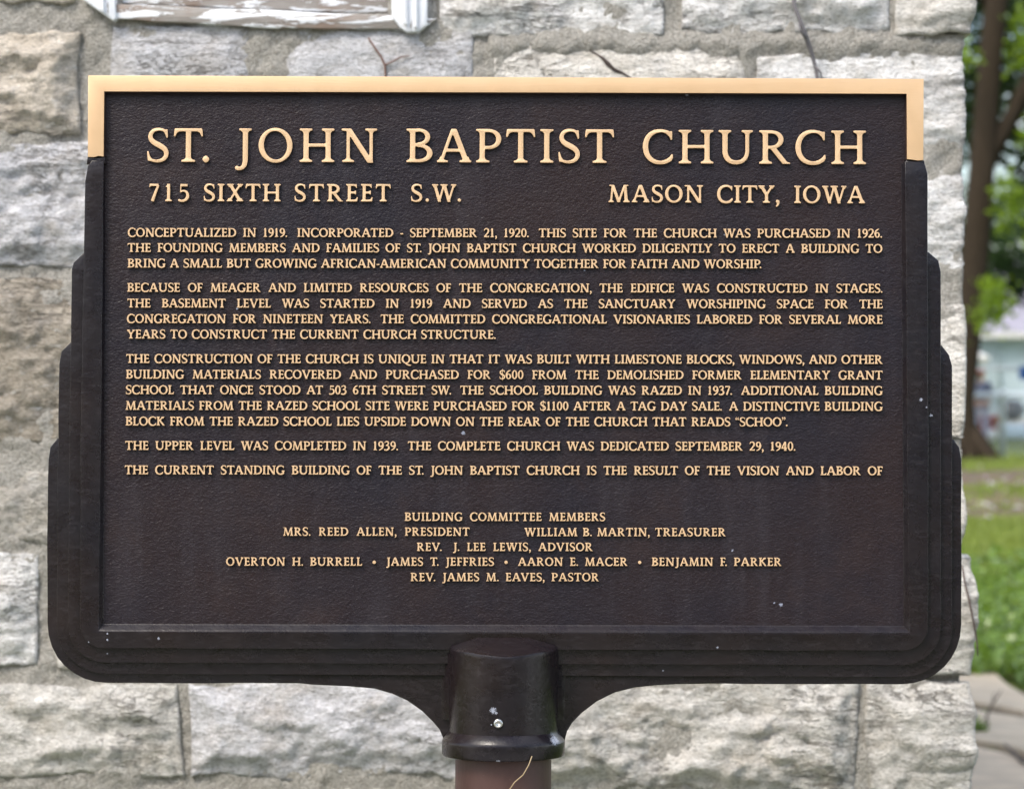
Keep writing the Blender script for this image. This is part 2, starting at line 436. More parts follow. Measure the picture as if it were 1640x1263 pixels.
    if ch == '8':
        return ring(.32, .75, .235, .255, w*.8, t*.9)|ring(.32, .27, .29, .285, w*.95, t), .64
    raise KeyError(ch)
def rot180(m, wd):
    out = np.zeros_like(m)
    ix = np.clip(np.round(((wd-FX[0])-GX0)*GR*SS-0.5).astype(int), 0, m.shape[1]-1)
    iy = np.clip(np.round(((1.0-FY[:, 0])-GY0)*GR*SS-0.5).astype(int), 0, m.shape[0]-1)
    out = m[iy][:, ix]
    return out
def coverage(m, sig=1.0):
    f = m.reshape(len(gy), SS, len(gx), SS).mean((1, 3))
    k = np.exp(-np.arange(-3, 4)**2/(2*sig*sig)); k /= k.sum()
    f = np.apply_along_axis(lambda r: np.convolve(r, k, 'same'), 1, f)
    return np.apply_along_axis(lambda r: np.convolve(r, k, 'same'), 0, f)
def contours(f, lev=0.5):
    """marching squares, closed loops in glyph units"""
    g = f-lev; H, W = g.shape
    nxt = {}
    def pt(i, j, e):
        if e == 0: a, b = g[i, j], g[i, j+1]; return ('h', i, j), (j+a/(a-b), i)
        if e == 1: a, b = g[i, j+1], g[i+1, j+1]; return ('v', i, j+1), (j+1, i+a/(a-b))
        if e == 2: a, b = g[i+1, j], g[i+1, j+1]; return ('h', i+1, j), (j+a/(a-b), i+1)
        a, b = g[i, j], g[i+1, j]; return ('v', i, j), (j, i+a/(a-b))
    tab = {1: [(3, 0)], 2: [(0, 1)], 3: [(3, 1)], 4: [(1, 2)], 5: [(3, 0), (1, 2)], 6: [(0, 2)], 7: [(3, 2)], 8: [(2, 3)], 9: [(2, 0)],
           10: [(0, 1), (2, 3)], 11: [(2, 1)], 12: [(1, 3)], 13: [(1, 0)], 14: [(0, 3)]}
    b = (g > 0).astype(int)
    code = b[:-1, :-1]+2*b[:-1, 1:]+4*b[1:, 1:]+8*b[1:, :-1]
    pos = {}
    for i, j in zip(*np.nonzero((code > 0)&(code < 15))):
        for e0, e1 in tab[code[i, j]]:
            k0, p0 = pt(i, j, e0); k1, p1 = pt(i, j, e1)
            nxt[k0] = k1; pos[k0] = p0; pos[k1] = p1
    loops = []
    while nxt:
        k0 = next(iter(nxt)); k = k0; L = []
        while k in nxt:
            L.append(pos[k]); k = nxt.pop(k)
        L = np.array(L)
        if len(L) > 6:
            loops.append(np.stack([gx[0]+L[:, 0]/GR, gy[0]+L[:, 1]/GR], 1))
    return loops
def simplify(L, tol):
    """Douglas-Peucker on a closed loop"""
    def dp(p):
        if len(p) < 3: return [0]
        a, b = p[0], p[-1]; d = b-a; n = math.hypot(*d)
        dist = np.abs(d[0]*(p[:, 1]-a[1])-d[1]*(p[:, 0]-a[0]))/n if n > 1e-9 else np.hypot(*(p-a).T)
        k = int(dist.argmax())
        if dist[k] < tol: return [0]
        return dp(p[:k+1])+[k+i for i in dp(p[k:])]
    far = int(np.hypot(*(L-L[0]).T).argmax())
    A, Bq = L[:far+1], np.vstack([L[far:], L[:1]])
    return np.vstack([A[dp(A)], Bq[dp(Bq)]])
def glyph_loops(ch, P, tol=0.004, grow=0.0):
    m, wd = glyph(ch, P)
    return [simplify(l, tol) for l in contours(coverage(m), 0.5-grow)], wd
# ================================================================== the pose of the marker
ROT = Euler((math.radians(-2.65), math.radians(0.175), math.radians(-0.034)))
RM = np.array(ROT.to_matrix())
ORG = np.array([0, 0, 1.5])
def S(px, py, yl=0.0):
    """marker-local point (x, y, z above its base) seen at a photo pixel on the local plane y = yl"""
    d = cam_ray(px, py); n = RM[:, 1]; o = ORG+n*yl
    t = ((o-CAM)@n)/(d@n); p = RM.T@(CAM+d*t-ORG)
    return np.array([p[0], yl, p[2]+1.5])
def Sx(px, py, yl=0.0):
    p = S(px, py, yl); return (p[0], p[2])
# ------------------------------------------------------------------ materials of the marker
q = NM('gold_face', .45, .30); v = q.obj()
f = q.noise(v, 25, 4, sc=(1, 1, 1)); g = q.noise(v, 900, 2, sc=(.04, 1, 1))
q.col(q.mix(f, (.66, .435, .24), (.72, .50, .30))); q.l(q.ramp(q.noise(v, 60, 4), [(.3, .36), (.8, .55)]), q.b.inputs['Roughness']); q.bump(g, .12, .001); M['gold'] = q.m
q = NM('bronze_paint_sides', .45); v = q.obj()
q.col((.050, .026, .017)); M['side'] = q.m
q = NM('leather_grain_paint', .38, spec=.27); v = q.obj()
n1 = q.noise(v, 400, 3, .55, sc=(.75, 1, 1.2), rot=(0, .85, 0), dist=.4)
n2 = q.noise(v, 150, 3, .5, sc=(.8, 1, 1.1), rot=(0, .8, 0), dist=.3)
h = q.math('ADD', q.math('MULTIPLY', n1, .75), q.math('MULTIPLY', n2, .55))
big = q.noise(v, 5, 4); b2 = q.noise(v, 38, 5, .6)
c = q.mix(q.ramp(big, [(.35, 0), (.65, 1)]), (.0115, .009, .0140), (.018, .0102, .011))
c = q.mix(q.math('MULTIPLY', q.ramp(q.noise(v, 2600, 1), [(.74, 0), (.80, 1)]), .25), c, (.16, .15, .16))
c = q.mix(q.math('MULTIPLY', q.ramp(q.noise(v, 22, 6, .7, sc=(1, 1, .12)), [(.50, 0), (.72, 1)]), .30), c, (.040, .036, .044))
c = q.mix(q.math('MULTIPLY', q.ramp(q.noise(v, 11, 6, .7), [(.52, 0), (.70, 1)]), .35), c, (.034, .020, .018))
PANEL_SPOTS = [(742, 693, 2.6), (1100, 152, 2.0), (1251, 968, 2.4), (1240, 965, 1.4), (1173, 881, 1.6), (628, 428, 1.3), (380, 494, 1.5), (1210, 600, 1.4), (1160, 376, 1.2), (936, 433, 1.2)]
PS = [(*(S(a, b, .009)), r*.00075) for a, b, r in PANEL_SPOTS]
c = q.spots(v, PS, c, (.24, .26, .33), .9)
q.col(c); q.l(q.ramp(b2, [(.3, .26), (.75, .42)]), q.b.inputs['Roughness']); q.bump(h, .55, .0022); M['panel'] = q.m
def casting(name, spots):
    q = NM(name, .28, spec=.38); v = q.obj()
    c = q.mix(q.ramp(q.noise(v, 7, 5), [(.35, 0), (.7, 1)]), (.0075, .0060, .0090), (.013, .0078, .0078))
    # rubbed brush marks and dust
    du = q.noise(v, 160, 6, .7, sc=(.35, 1, 1)); c = q.mix(q.math('MULTIPLY', q.ramp(du, [(.52, 0), (.80, 1)]), .26), c, (.075, .068, .075))
    c = q.mix(q.math('MULTIPLY', q.ramp(q.noise(v, 1500, 1), [(.76, 0), (.80, 1)]), .4), c, (.25, .25, .26))
    c = q.spots(v, spots, c, (.28, .30, .36), 1.0)
    q.col(c); q.l(q.ramp(q.noise(v, 30, 5), [(.3, .20), (.75, .38)]), q.b.inputs['Roughness'])
    q.bump(q.math('ADD', q.noise(v, 45, 3), q.math('MULTIPLY', q.noise(v, 260, 4), .35)), .30, .0025); M[name] = q.m
casting('cast_paint', [(*S(x, y, yy), r*.00075) for x, y, yy, r in
    [(1475, 640, 0, 2.4), (1484, 652, 0, 1.1), (1491, 665, .006, 2.1), (172, 1014, 0, 1.3), (172, 1024, 0, 1.5), (172, 1046, .006, 1.1), (254, 1022, 0, 1.7), (1149, 1036, 0, 1.5), (1062, 1073, .012, 1.2), (142, 1028, 0, 1.2)]])
casting('socket_paint', [(*S(x, y, yy), r*.00075) for x, y, yy, r in
    [(790, 1137, -.058, 4.2), (795, 1141, -.058, 2.5), (787, 1160, -.058, 1.2), (893, 1181, -.029, 8), (886, 1187, -.034, 6), (900, 1177, -.022, 5), (838, 1036, -.02, 2.4), (801, 1018, .0, 1.2), (798, 1219, -.066, 3), (776, 1095, -.058, .8), (824, 1180, -.058, 1.1)]])
q = NM('post_paint', .5); v = q.obj()
c = q.mix(q.ramp(q.noise(v, 14, 6, .65, sc=(1, 1, .5)), [(.35, 0), (.7, 1)]), (.045, .018, .015), (.080, .040, .033))
c = q.mix(q.math('MULTIPLY', q.ramp(q.noise(v, 500, 2), [(.72, 0), (.78, 1)]), .5), c, (.4, .33, .28)); q.col(c)
q.bump(q.noise(v, 200, 5, sc=(1, 1, .15)), .25, .002); M['post'] = q.m
simple('steel', (.62, .62, .60), .28, 1, .15, 300, wpos=False)
# ------------------------------------------------------------------ helper: closed outlines -> bevelled plate (curve fill turned to mesh)
def plate_mesh(loops, half, bevel, res=1):
    """loops of (x, z); the front faces -y at y = -half; returns verts, faces"""
    cu = bpy.data.curves.new('outline', 'CURVE'); cu.dimensions = '2D'; cu.fill_mode = 'BOTH'
    cu.extrude = max(half-bevel, 0); cu.bevel_depth = bevel; cu.bevel_resolution = res; cu.offset = -bevel
    for L in loops:
        sp = cu.splines.new('POLY'); sp.points.add(len(L)-1)
        for i, (x, z) in enumerate(L): sp.points[i].co = (x, z, 0, 1)
        sp.use_cyclic_u = True
    o = bpy.data.objects.new('tmp', cu); COL.objects.link(o)
    dg = bpy.context.evaluated_depsgraph_get(); me = bpy.data.meshes.new_from_object(o.evaluated_get(dg))
    V = np.zeros(len(me.vertices)*3); me.vertices.foreach_get('co', V); V = V.reshape(-1, 3)
    F = [tuple(p.vertices) for p in me.polygons]
    bpy.data.objects.remove(o); bpy.data.curves.remove(cu); bpy.data.meshes.remove(me)
    return np.stack([V[:, 0], -V[:, 2], V[:, 1]], 1), F
def finish(o, ang=35, dist=1e-6):
    bm = bmesh.new(); bm.from_mesh(o.data); bmesh.ops.remove_doubles(bm, verts=bm.verts, dist=dist)
    bm.to_mesh(o.data); bm.free(); autosmooth(o, ang)
def plate(name, loops, y0, y1, bevel, mat, parent, res=2):
    V, F = plate_mesh(loops, (y1-y0)/2, bevel, res); V[:, 1] += (y0+y1)/2
    o = mesh(name, V, F, mat, parent); finish(o); return o
def corner(c, r, a0, a1, n=8):
    return [(c[0]+r*math.cos(math.radians(a0+(a1-a0)*k/n)), c[1]-r*math.sin(math.radians(a0+(a1-a0)*k/n))) for k in range(n+1)]
base = ORG-RM@np.array([0, 0, 1.5])
marker = empty('historical_marker', tuple(base), tuple(ROT))
tag(marker, 'dark bronze marker with raised gold lettering on a brown post before the stone wall', 'sign')
def wob(L, a=.6, seed=0):
    """hand finished outline: subdivide long edges and let them wander a little"""
    out = []
    for i in range(len(L)):
        p, q_ = np.array(L[i], float), np.array(L[(i+1) % len(L)], float); n = max(1, int(np.hypot(*(q_-p))/28))
        for k in range(n): out.append(p+(q_-p)*k/n)
    out = np.array(out); s = np.cumsum(np.hypot(*(np.roll(out, -1, 0)-out).T))
    return [(x+a*(vn(t/45, 1.5, seed=seed)-.5)*2, y+a*(vn(t/45, 9.5, seed=seed)-.5)*2) for (x, y), t in zip(out, s)]
def toS(L, y): return [Sx(a, b, y) for a, b in L]
# the four stepped bands of the casting, outer ones set back
_unused = [(147, 257), (172, 257), (167, 262), (1452, 262), (1449, 259), (1472, 259), (1482, 264), (1486, 280)]+[(1487, 620)]+corner((1449, 1004), 38, 0, -90)+corner((166, 1000), 38, -90, -180)+[(129, 700), (136, 290), (140, 266)]
b1o = [(147, 257), (166, 257), (158.5, 1009), (1455.5, 1011), (1449.5, 259), (1472, 259), (1482, 264), (1486, 280)]+[(1487, 620)]+corner((1449, 1004), 38, 0, -90)+corner((166, 1000), 38, -90, -180)+[(129, 700), (136, 290), (140, 266)]
b2 = [(160, 405), (133, 406), (118, 421), (115, 432), (111, 700)]+list(reversed(corner((169, 1001), 60, -90, -180)))+list(reversed(corner((1447, 1005), 60, 0, -90)))+[(1507, 700), (1507, 436), (1503, 418), (1487, 404), (1460, 404)]
b3 = [(140, 546), (112, 548), (98, 563), (95, 582), (92, 760)]+list(reversed(corner((169, 1001), 78, -90, -180)))+list(reversed(corner((1447, 1006), 78, 0, -90)))+[(1525, 780), (1525, 586), (1520, 568), (1508, 553), (1480, 553)]
b4 = [(120, 700), (92, 701), (80, 716), (77, 735), (75.5, 860)]+list(reversed(corner((171, 998), 95, -90, -180)))+list(reversed(corner((1445, 1000), 95, 0, -90)))+[(1540, 880), (1539.5, 735), (1536, 716), (1527, 703), (1500, 703)]
T0, T1 = .0, .048
def bandplate(L, y0, bev, seed, hole_=None, name='stepped_band'):
    loops = [toS(wob(L, .8, seed), y0)]
    if hole_: loops.append(toS(hole_, y0))
    return plate(name, loops, y0, T1-y0, bev, M['cast_paint'], marker)
ring1 = [(147, 257)]
rim = bandplate(b1o, .0, .0012, 1, None, 'rim')
b2o = b2[1:5]+list(reversed(corner((169, 1001), 60, -90, -180)))+list(reversed(corner((1447, 1005), 60, 0, -90)))+b2[-5:-1]+[(1466, 404), (1466, 1020), (148, 1020), (152, 406)]
bandplate(b2o, .006, .0010, 2); bandplate(b3, .012, .0010, 3); bandplate(b4, .018, .0012, 4)
# body behind the panel, hidden core
plate('back_plate', [toS([(145, 125), (1475, 129.5), (1478, 700), (1470, 1020), (150, 1018), (140, 700)], .0105)], .0105, .040, .001, M['cast_paint'], marker)
# sunk leather-grain panel
gv, gf = [], []
px0, px1, py0, py1 = 148, 1470, 132, 1024
a, b_, c_, d_ = S(px0, py0, .009), S(px1, py0+4, .009), S(px1, py1, .009), S(px0-6, py1, .009)
pn = MB(); pn.add([a, b_, c_, d_]+[p+np.array([0, .0012, 0]) for p in (a, b_, c_, d_)], [(3, 2, 1, 0), (4, 5, 6, 7), (0, 1, 5, 4), (1, 2, 6, 5), (2, 3, 7, 6), (3, 0, 4, 7)])
pn.build('panel', M['panel'], marker)
# sloped inner edge of the rim: sides and bottom
fl = MB()
def strip(p0, p1, q0, q1, n=24):
    V, F = [], []
    for k in range(n+1):
        t = k/n
        o_ = S(p0[0]+(p1[0]-p0[0])*t, p0[1]+(p1[1]-p0[1])*t, 0.0004); i_ = S(q0[0]+(q1[0]-q0[0])*t, q0[1]+(q1[1]-q0[1])*t, .0092)
        m1 = o_*.75+i_*.25; m1[1] -= .0010; m2 = o_*.25+i_*.75; m2[1] += .0010
        V += [o_, m1, m2, i_]
    for k in range(n):
        for j in range(3): F.append((4*k+j, 4*k+j+1, 4*k+j+5, 4*k+j+4))
    fl.add(V, F)
strip((157, 1010), (1457, 1012.5), (166, 998), (1447, 1001), 60)
strip((165, 262), (157, 1010), (169, 262), (166, 998), 40)
strip((1457, 1012.5), (1451, 262), (1447, 1001), (1443, 262), 40)
o = fl.build('panel_edge', M['cast_paint'], marker, smooth=True); autosmooth(o, 60)
# polished gold border, an upside-down U
gb = [(141, 121), (500, 122.3), (1479.5, 126.5), (1479, 256.5), (1470, 257.5), (1462, 256), (1452.5, 255), (1452, 150.5), (900, 148.6), (167, 146.8), (166, 251), (158, 250), (150, 252), (140.5, 251.5)]
gold = plate('gold_border', [toS(gb, -.001)], -.001, .0106, .0005, M['gold'], marker)
def side_slots(o, m2):
    me = o.data; me.materials.append(m2)
    for p in me.polygons:
        if abs(p.normal.y) < .35: p.material_index = 1
side_slots(gold, M['side'])
# torch-cut joint where the paint begins, under the border ends
for (x0, x1, y0, sd_) in ((140, 168, 251, 5), (1451, 1481, 257, 6)):
    jl = [(x0, y0-1), ((x0+x1)/2, y0+1.5), (x1, y0), (x1+1, y0+11), ((x0+x1)/2, y0+9), (x0-2, y0+12)]
    plate('paint_joint', [toS(wob(jl, .8, sd_), .0015)], .0015, .0100, .0012, M['cast_paint'], marker)
# flared wings under the bands
wing = [(430, 1070), (430, 1088), (500, 1096), (560, 1098.5), (600, 1102), (628, 1110), (652, 1121), (676, 1138), (694, 1156), (704, 1168), (710, 1182), (712, 1200),
        (903, 1200), (905, 1182), (908, 1170), (916, 1157), (932, 1141), (956, 1123), (984, 1109), (1015, 1101), (1050, 1097), (1120, 1094), (1180, 1089), (1180, 1070)]
plate('wing_bracket', [toS(wob(wing, .6, 9), .0168)], .0168, T1-.0168, .0020, M['cast_paint'], marker, 3)
# soft shoulders where the bands run into the socket
for sgn, x0, x1 in ((-1, 700, 724), (1, 911, 888)):
    V, F = [], []; NX, NZ = 14, 14
    for i in range(NX+1):
        for j in range(NZ+1):
            t, u = i/NX, j/NZ
            px = x0+(x1-x0)*t; py = 1046+u*106
            yy = .0195-(t**1.6)*.024*(1-.25*u)+.002*(vn(px/14, py/9, seed=3)-.5)*(1-t)
            V.append(S(px, py, yy))
    for i in range(NX):
        for j in range(NZ):
            A = i*(NZ+1)+j; F.append((A, A+1, A+NZ+2, A+NZ+1))
    o = mesh('fillet', V, F, M['cast_paint'], marker)
# socket: lathe with a slanted top
ax = S(806.5, 1100, 0.005); axx = ax[0]; R0 = .0650
zt = S(806, 1018, .0)[2]; zlow = S(806, 1178, -.06)[2]; zbot = S(806, 1219, -.062)[2]
V, F = [], []; N = 64
prof = [('t', .040), ('t', .057), ('t', .0625), ('t', R0)]
rows = []
def toprow(r, dz):
    out = []
    for k in range(N):
        a_ = 2*PI*k/N; x, y = r*math.cos(a_), r*math.sin(a_)
        out.append((axx+x, .005+y, zt-dz-.31*max(0, -y)-.013*(abs(x)/R0)**6+.0015*(vn(x*60, y*60, seed=4)-.5)))
    return out
rows.append(toprow(.0015, .000)); rows.append(toprow(.03, .0)); rows.append(toprow(.0622, .0002)); rows.append(toprow(.0645, .0008)); rows.append(toprow(R0, .0026))
def row(r, z, wv=0): return [(axx+r*math.cos(2*PI*k/N), .005+r*math.sin(2*PI*k/N), z+wv*(vn(k/6, 3, seed=8)-.5)) for k in range(N)]
for t in (.03, .2, .4, .6, .8, .96, 1.0):
    rows.append([(p[0], p[1], p[2]+(zlow-p[2])*t) for p in rows[4]])
for r, z, wv in ((.0662, zlow-.0015, .003), (.0725, zlow-.0095, .003), (.0736, zlow-.0112, .002), (.0738, zlow-.0135, 0), (.0736, zbot+.0035, 0), (.0725, zbot+.001, 0), (.070, zbot, 0), (.050, zbot-.0005, 0)): rows.append(row(r, z, wv))
for rr in rows: V += rr
for i in range(len(rows)-1):
    for k in range(N): F.append((i*N+k, i*N+(k+1) % N, (i+1)*N+(k+1) % N, (i+1)*N+k))
F.append(tuple(range(N)))
sock = mesh('post_socket', V, F, M['socket_paint'], marker); autosmooth(sock, 30)
pm = MB(); pm.lathe([(.0575, 0), (.0575, .3), (.0575, zbot+.06)], (axx, .005, 0), 64)
pm.build('post', M['post'], marker, smooth=True); autosmooth(marker.children[-1] if False else [c for c in marker.children if c.name == 'post'][0], 40)
# rivet
rv = MB(); c0 = S(798, 1158, -.0605)
rv.lathe([(.0056, .004), (.0056, 0), (.0050, -.0018), (.0038, -.0024), (.0024, -.0022), (.0021, -.0006), (.0001, -.0004)], c0, 24, 'y')
rv.build('rivet', M['steel'], marker, smooth=True)
# ------------------------------------------------------------------ lettering
PT, PB = Pen(.152, .090, .058), Pen(.192, .125, .086)
KERN = {('T', '.'): -.14, ('P', '.'): -.14, ('F', '.'): -.12, ('W', '.'): -.10, ('V', '.'): -.1, ('A', 'T'): -.06, ('T', 'A'): -.06, ('L', 'T'): -.05, ('A', 'V'): -.07, ('A', 'W'): -.06, ('W', 'A'): -.06, ('L', 'Y'): -.06, ('V', 'A'): -.07, ('R', 'Y'): -.02}
cache = {}
def gmesh(ch, big, cap):
    k = (ch, big)
    if k in cache: return cache[k]
    P = PT if big == 2 else PB
    if big == 1: P = Pen(.175, .108, .072)
    L, wd = glyph_loops(ch, P, .0035 if big == 2 else (.005 if big == 1 else .007))
    dep = .0052/cap; bv = {2: .009, 1: .015, 0: .026}[big]
    V, F = plate_mesh([[(x, z) for x, z in l] for l in L], dep/2, bv, 1 if big else 0)
    V[:, 1] += dep/2
    # front faces and the rounded edge are gold, the flanks painted
    me = bpy.data.meshes.new('g'); me.from_pydata([tuple(p) for p in V], [], F); me.update()
    n = np.zeros(len(me.polygons)*3); me.polygons.foreach_get('normal', n); ny = n.reshape(-1, 3)[:, 1]
    mi = (np.abs(ny) < .35).astype(int); bpy.data.meshes.remove(me)
    cache[k] = (V, F, mi, wd); return cache[k]
def width(word, big, cap):
    w = sum(gmesh(c, big, cap)[3] for c in word)+sum(KERN.get(p, 0) for p in zip(word, word[1:]))
    return w
def chars(s):
    out = []; i = 0
    while i < len(s):
        if s[i] in '“”': out.append('"<' if s[i] == '“' else '">')
        else: out.append(s[i])
        i += 1
    return out
YL = .0046                                   # letter faces, a hair proud of the rim
def set_word(word, x0, x1, z0, z1, cap, big, sink):
    """place a word between local x0 and x1; the baseline runs z0 -> z1"""
    cs = chars(word); w = width(cs, big, cap)*cap; tr = (x1-x0-w)/max(1, len(cs)-1); x = x0
    for i, ch in enumerate(cs):
        V, F, mi, wd = gmesh(ch, big, cap)
        t = (x-x0)/max(1e-6, x1-x0); sink(ch, V, F, mi, x, z0+(z1-z0)*t, cap)
        x += wd*cap+tr+(KERN.get((ch, cs[i+1]), 0)*cap if i < len(cs)-1 else 0)
lc = {}
def letter_obj(ch, V, F, mi, x, z, cap, big):
    k = (ch, big)
    if k not in lc:
        o = mesh('letter', V*cap, F, None, marker, None, True, [M['gold'], M['side']], mi); finish(o, 40, 1e-7)
        lc[k] = o.data
    else:
        o = bpy.data.objects.new('letter', lc[k]); COL.objects.link(o); o.parent = marker
    o.location = (x, YL, z)
def big_word(word, px0, px1, py0, py1, cappx, big):
    a_, b_ = S(px0, py0, YL), S(px1, py1, YL); cap = cappx*.00075
    set_word(word, a_[0], b_[0], a_[2], b_[2], cap, big, lambda ch, V, F, mi, x, z, c: letter_obj(ch, V, F, mi, x, z, c, big))
for wd_, x0, x1, y0, y1 in (('ST.', 235, 335, 259.4, 259.6), ('JOHN', 376.5, 604.5, 259.6, 259.9), ('BAPTIST', 650, 984, 260, 261.3), ('CHURCH', 1029.5, 1387.3, 261.8, 263.3)):
    big_word(wd_, x0, x1, y0, y1, 54.2, 2)
for wd_, x0, x1, y0, y1 in (('715', 238, 303, 322.4, 322.4), ('SIXTH', 326, 449.5, 322.4, 322.6), ('STREET', 471.5, 626, 322.7, 322.8), ('S.W.', 658, 738.5, 323, 323), ('MASON', 974.5, 1126.5, 324, 324.6), ('CITY,', 1148.5, 1248.5, 324.8, 325), ('IOWA', 1271.5, 1385.5, 325.4, 325.8)):
    big_word(wd_, x0, x1, y0, y1, 28.0, 1)
def text_line(s, px0, px1, py, cappx=14.2, slope=1.5/1210, tr=.028):
    cap = cappx*.00075; VV, FF, MI = [], [], []; n = 0
    def sink(ch, V, F, mi, x, z, c):
        nonlocal n
        VV.append(V*c+np.array([x, YL, z])); FF.extend(tuple(i+n for i in f_) for f_ in F); MI.extend(mi.tolist()); n += len(V)
    toks = s.split(' '); words = [t for t in toks if t]; gaps = []; i = 0; cnt = 0
    for t in toks[1:]:
        cnt += 1
        if t: gaps.append(1.0 if cnt == 1 else 1.5); cnt = 0
    a_, b_ = S(px0, py, YL), S(px1, py+(px1-px0)*slope, YL)
    ws = [(width(chars(w_), 0, cap)+tr*(len(chars(w_))-1))*cap for w_ in words]
    sp = (b_[0]-a_[0]-sum(ws))/max(sum(gaps), 1); x = a_[0]
    for w_, l, g_ in zip(words, ws, gaps+[0]):
        t0, t1 = (x-a_[0])/(b_[0]-a_[0]), (x+l-a_[0])/(b_[0]-a_[0])
        set_word(w_, x, x+l, a_[2]+(b_[2]-a_[2])*t0, a_[2]+(b_[2]-a_[2])*t1, cap, 0, sink)
        x += l+sp*g_
    print('line', s[:12], 'space/cap', round(sp/cap, 3))
    o = mesh('text_line', np.vstack(VV), FF, None, marker, None, True, [M['gold'], M['side']], MI); finish(o, 40, 1e-7)
for a_ in [
    ("CONCEPTUALIZED IN 1919.  INCORPORATED - SEPTEMBER 21, 1920.  THIS SITE FOR THE CHURCH WAS PURCHASED IN 1926.", 204.5, 1413, 379.3),
    ("THE FOUNDING MEMBERS AND FAMILIES OF ST. JOHN BAPTIST CHURCH WORKED DILIGENTLY TO ERECT A BUILDING TO", 204, 1413.5, 403.6),
    ("BRING A SMALL BUT GROWING AFRICAN-AMERICAN COMMUNITY TOGETHER FOR FAITH AND WORSHIP.", 204, 1219.5, 428.5),
    ("BECAUSE OF MEAGER AND LIMITED RESOURCES OF THE CONGREGATION, THE EDIFICE WAS CONSTRUCTED IN STAGES.", 203.5, 1413.5, 467.3),
    ("THE BASEMENT LEVEL WAS STARTED IN 1919 AND SERVED AS THE SANCTUARY WORSHIPING SPACE FOR THE", 203.5, 1414, 492.4),
    ("CONGREGATION FOR NINETEEN YEARS.  THE COMMITTED CONGREGATIONAL VISIONARIES LABORED FOR SEVERAL MORE", 203, 1414, 517.2),
    ("YEARS TO CONSTRUCT THE CURRENT CHURCH STRUCTURE.", 203, 794, 542.0),
    ("THE CONSTRUCTION OF THE CHURCH IS UNIQUE IN THAT IT WAS BUILT WITH LIMESTONE BLOCKS, WINDOWS, AND OTHER", 201.7, 1414, 581.2),
    ("BUILDING MATERIALS RECOVERED AND PURCHASED FOR $600 FROM THE DEMOLISHED FORMER ELEMENTARY GRANT", 201.5, 1414, 606.2),
    ("SCHOOL THAT ONCE STOOD AT 503 6TH STREET SW.  THE SCHOOL BUILDING WAS RAZED IN 1937.  ADDITIONAL BUILDING", 201.3, 1414, 631.0),
    ("MATERIALS FROM THE RAZED SCHOOL SITE WERE PURCHASED FOR $1100 AFTER A TAG DAY SALE.  A DISTINCTIVE BUILDING", 201.0, 1414, 656.2),
    ("BLOCK FROM THE RAZED SCHOOL LIES UPSIDE DOWN ON THE REAR OF THE CHURCH THAT READS “SCHOO”.", 200.8, 1261.5, 681.2),
    ("THE UPPER LEVEL WAS COMPLETED IN 1939.  THE COMPLETE CHURCH WAS DEDICATED SEPTEMBER 29, 1940.", 200.2, 1274, 720.2),
    ("THE CURRENT STANDING BUILDING OF THE ST. JOHN BAPTIST CHURCH IS THE RESULT OF THE VISION AND LABOR OF", 199.5, 1414, 759.2)]:
    text_line(*a_)
for s_, x0, x1, y in (("BUILDING COMMITTEE MEMBERS", 648, 969.5, 833.8), ("MRS. REED ALLEN, PRESIDENT", 453.5, 752.3, 857.5), ("WILLIAM B. MARTIN, TREASURER", 840, 1162.5, 858.2),
                      ("REV.  J. LEE LEWIS, ADVISOR", 667.5, 949.5, 881.9), ("OVERTON H. BURRELL  •  JAMES T. JEFFRIES  •  AARON E. MACER  •  BENJAMIN F. PARKER", 362, 1252, 905.4),
                      ("REV. JAMES M. EAVES, PASTOR", 657.5, 959.5, 930.2)):
    text_line(s_, x0, x1, y, 13.3, .0006, .085)
# a pale dry straw caught under the collar
st = MB(); st.tube([S(852, 1210, -.062), S(847, 1224, -.064), S(838, 1240, -.062), S(824, 1252, -.060), S(816, 1264, -.058), S(812, 1280, -.056)], .0007, 6)
o = st.build('grass_stem', simple('straw', (.36, .27, .16), .6), smooth=True); o.location = tuple(base); o.rotation_euler = ROT
tag(o, 'thin pale dry grass stem hanging against the brown post below the collar', 'grass stem')
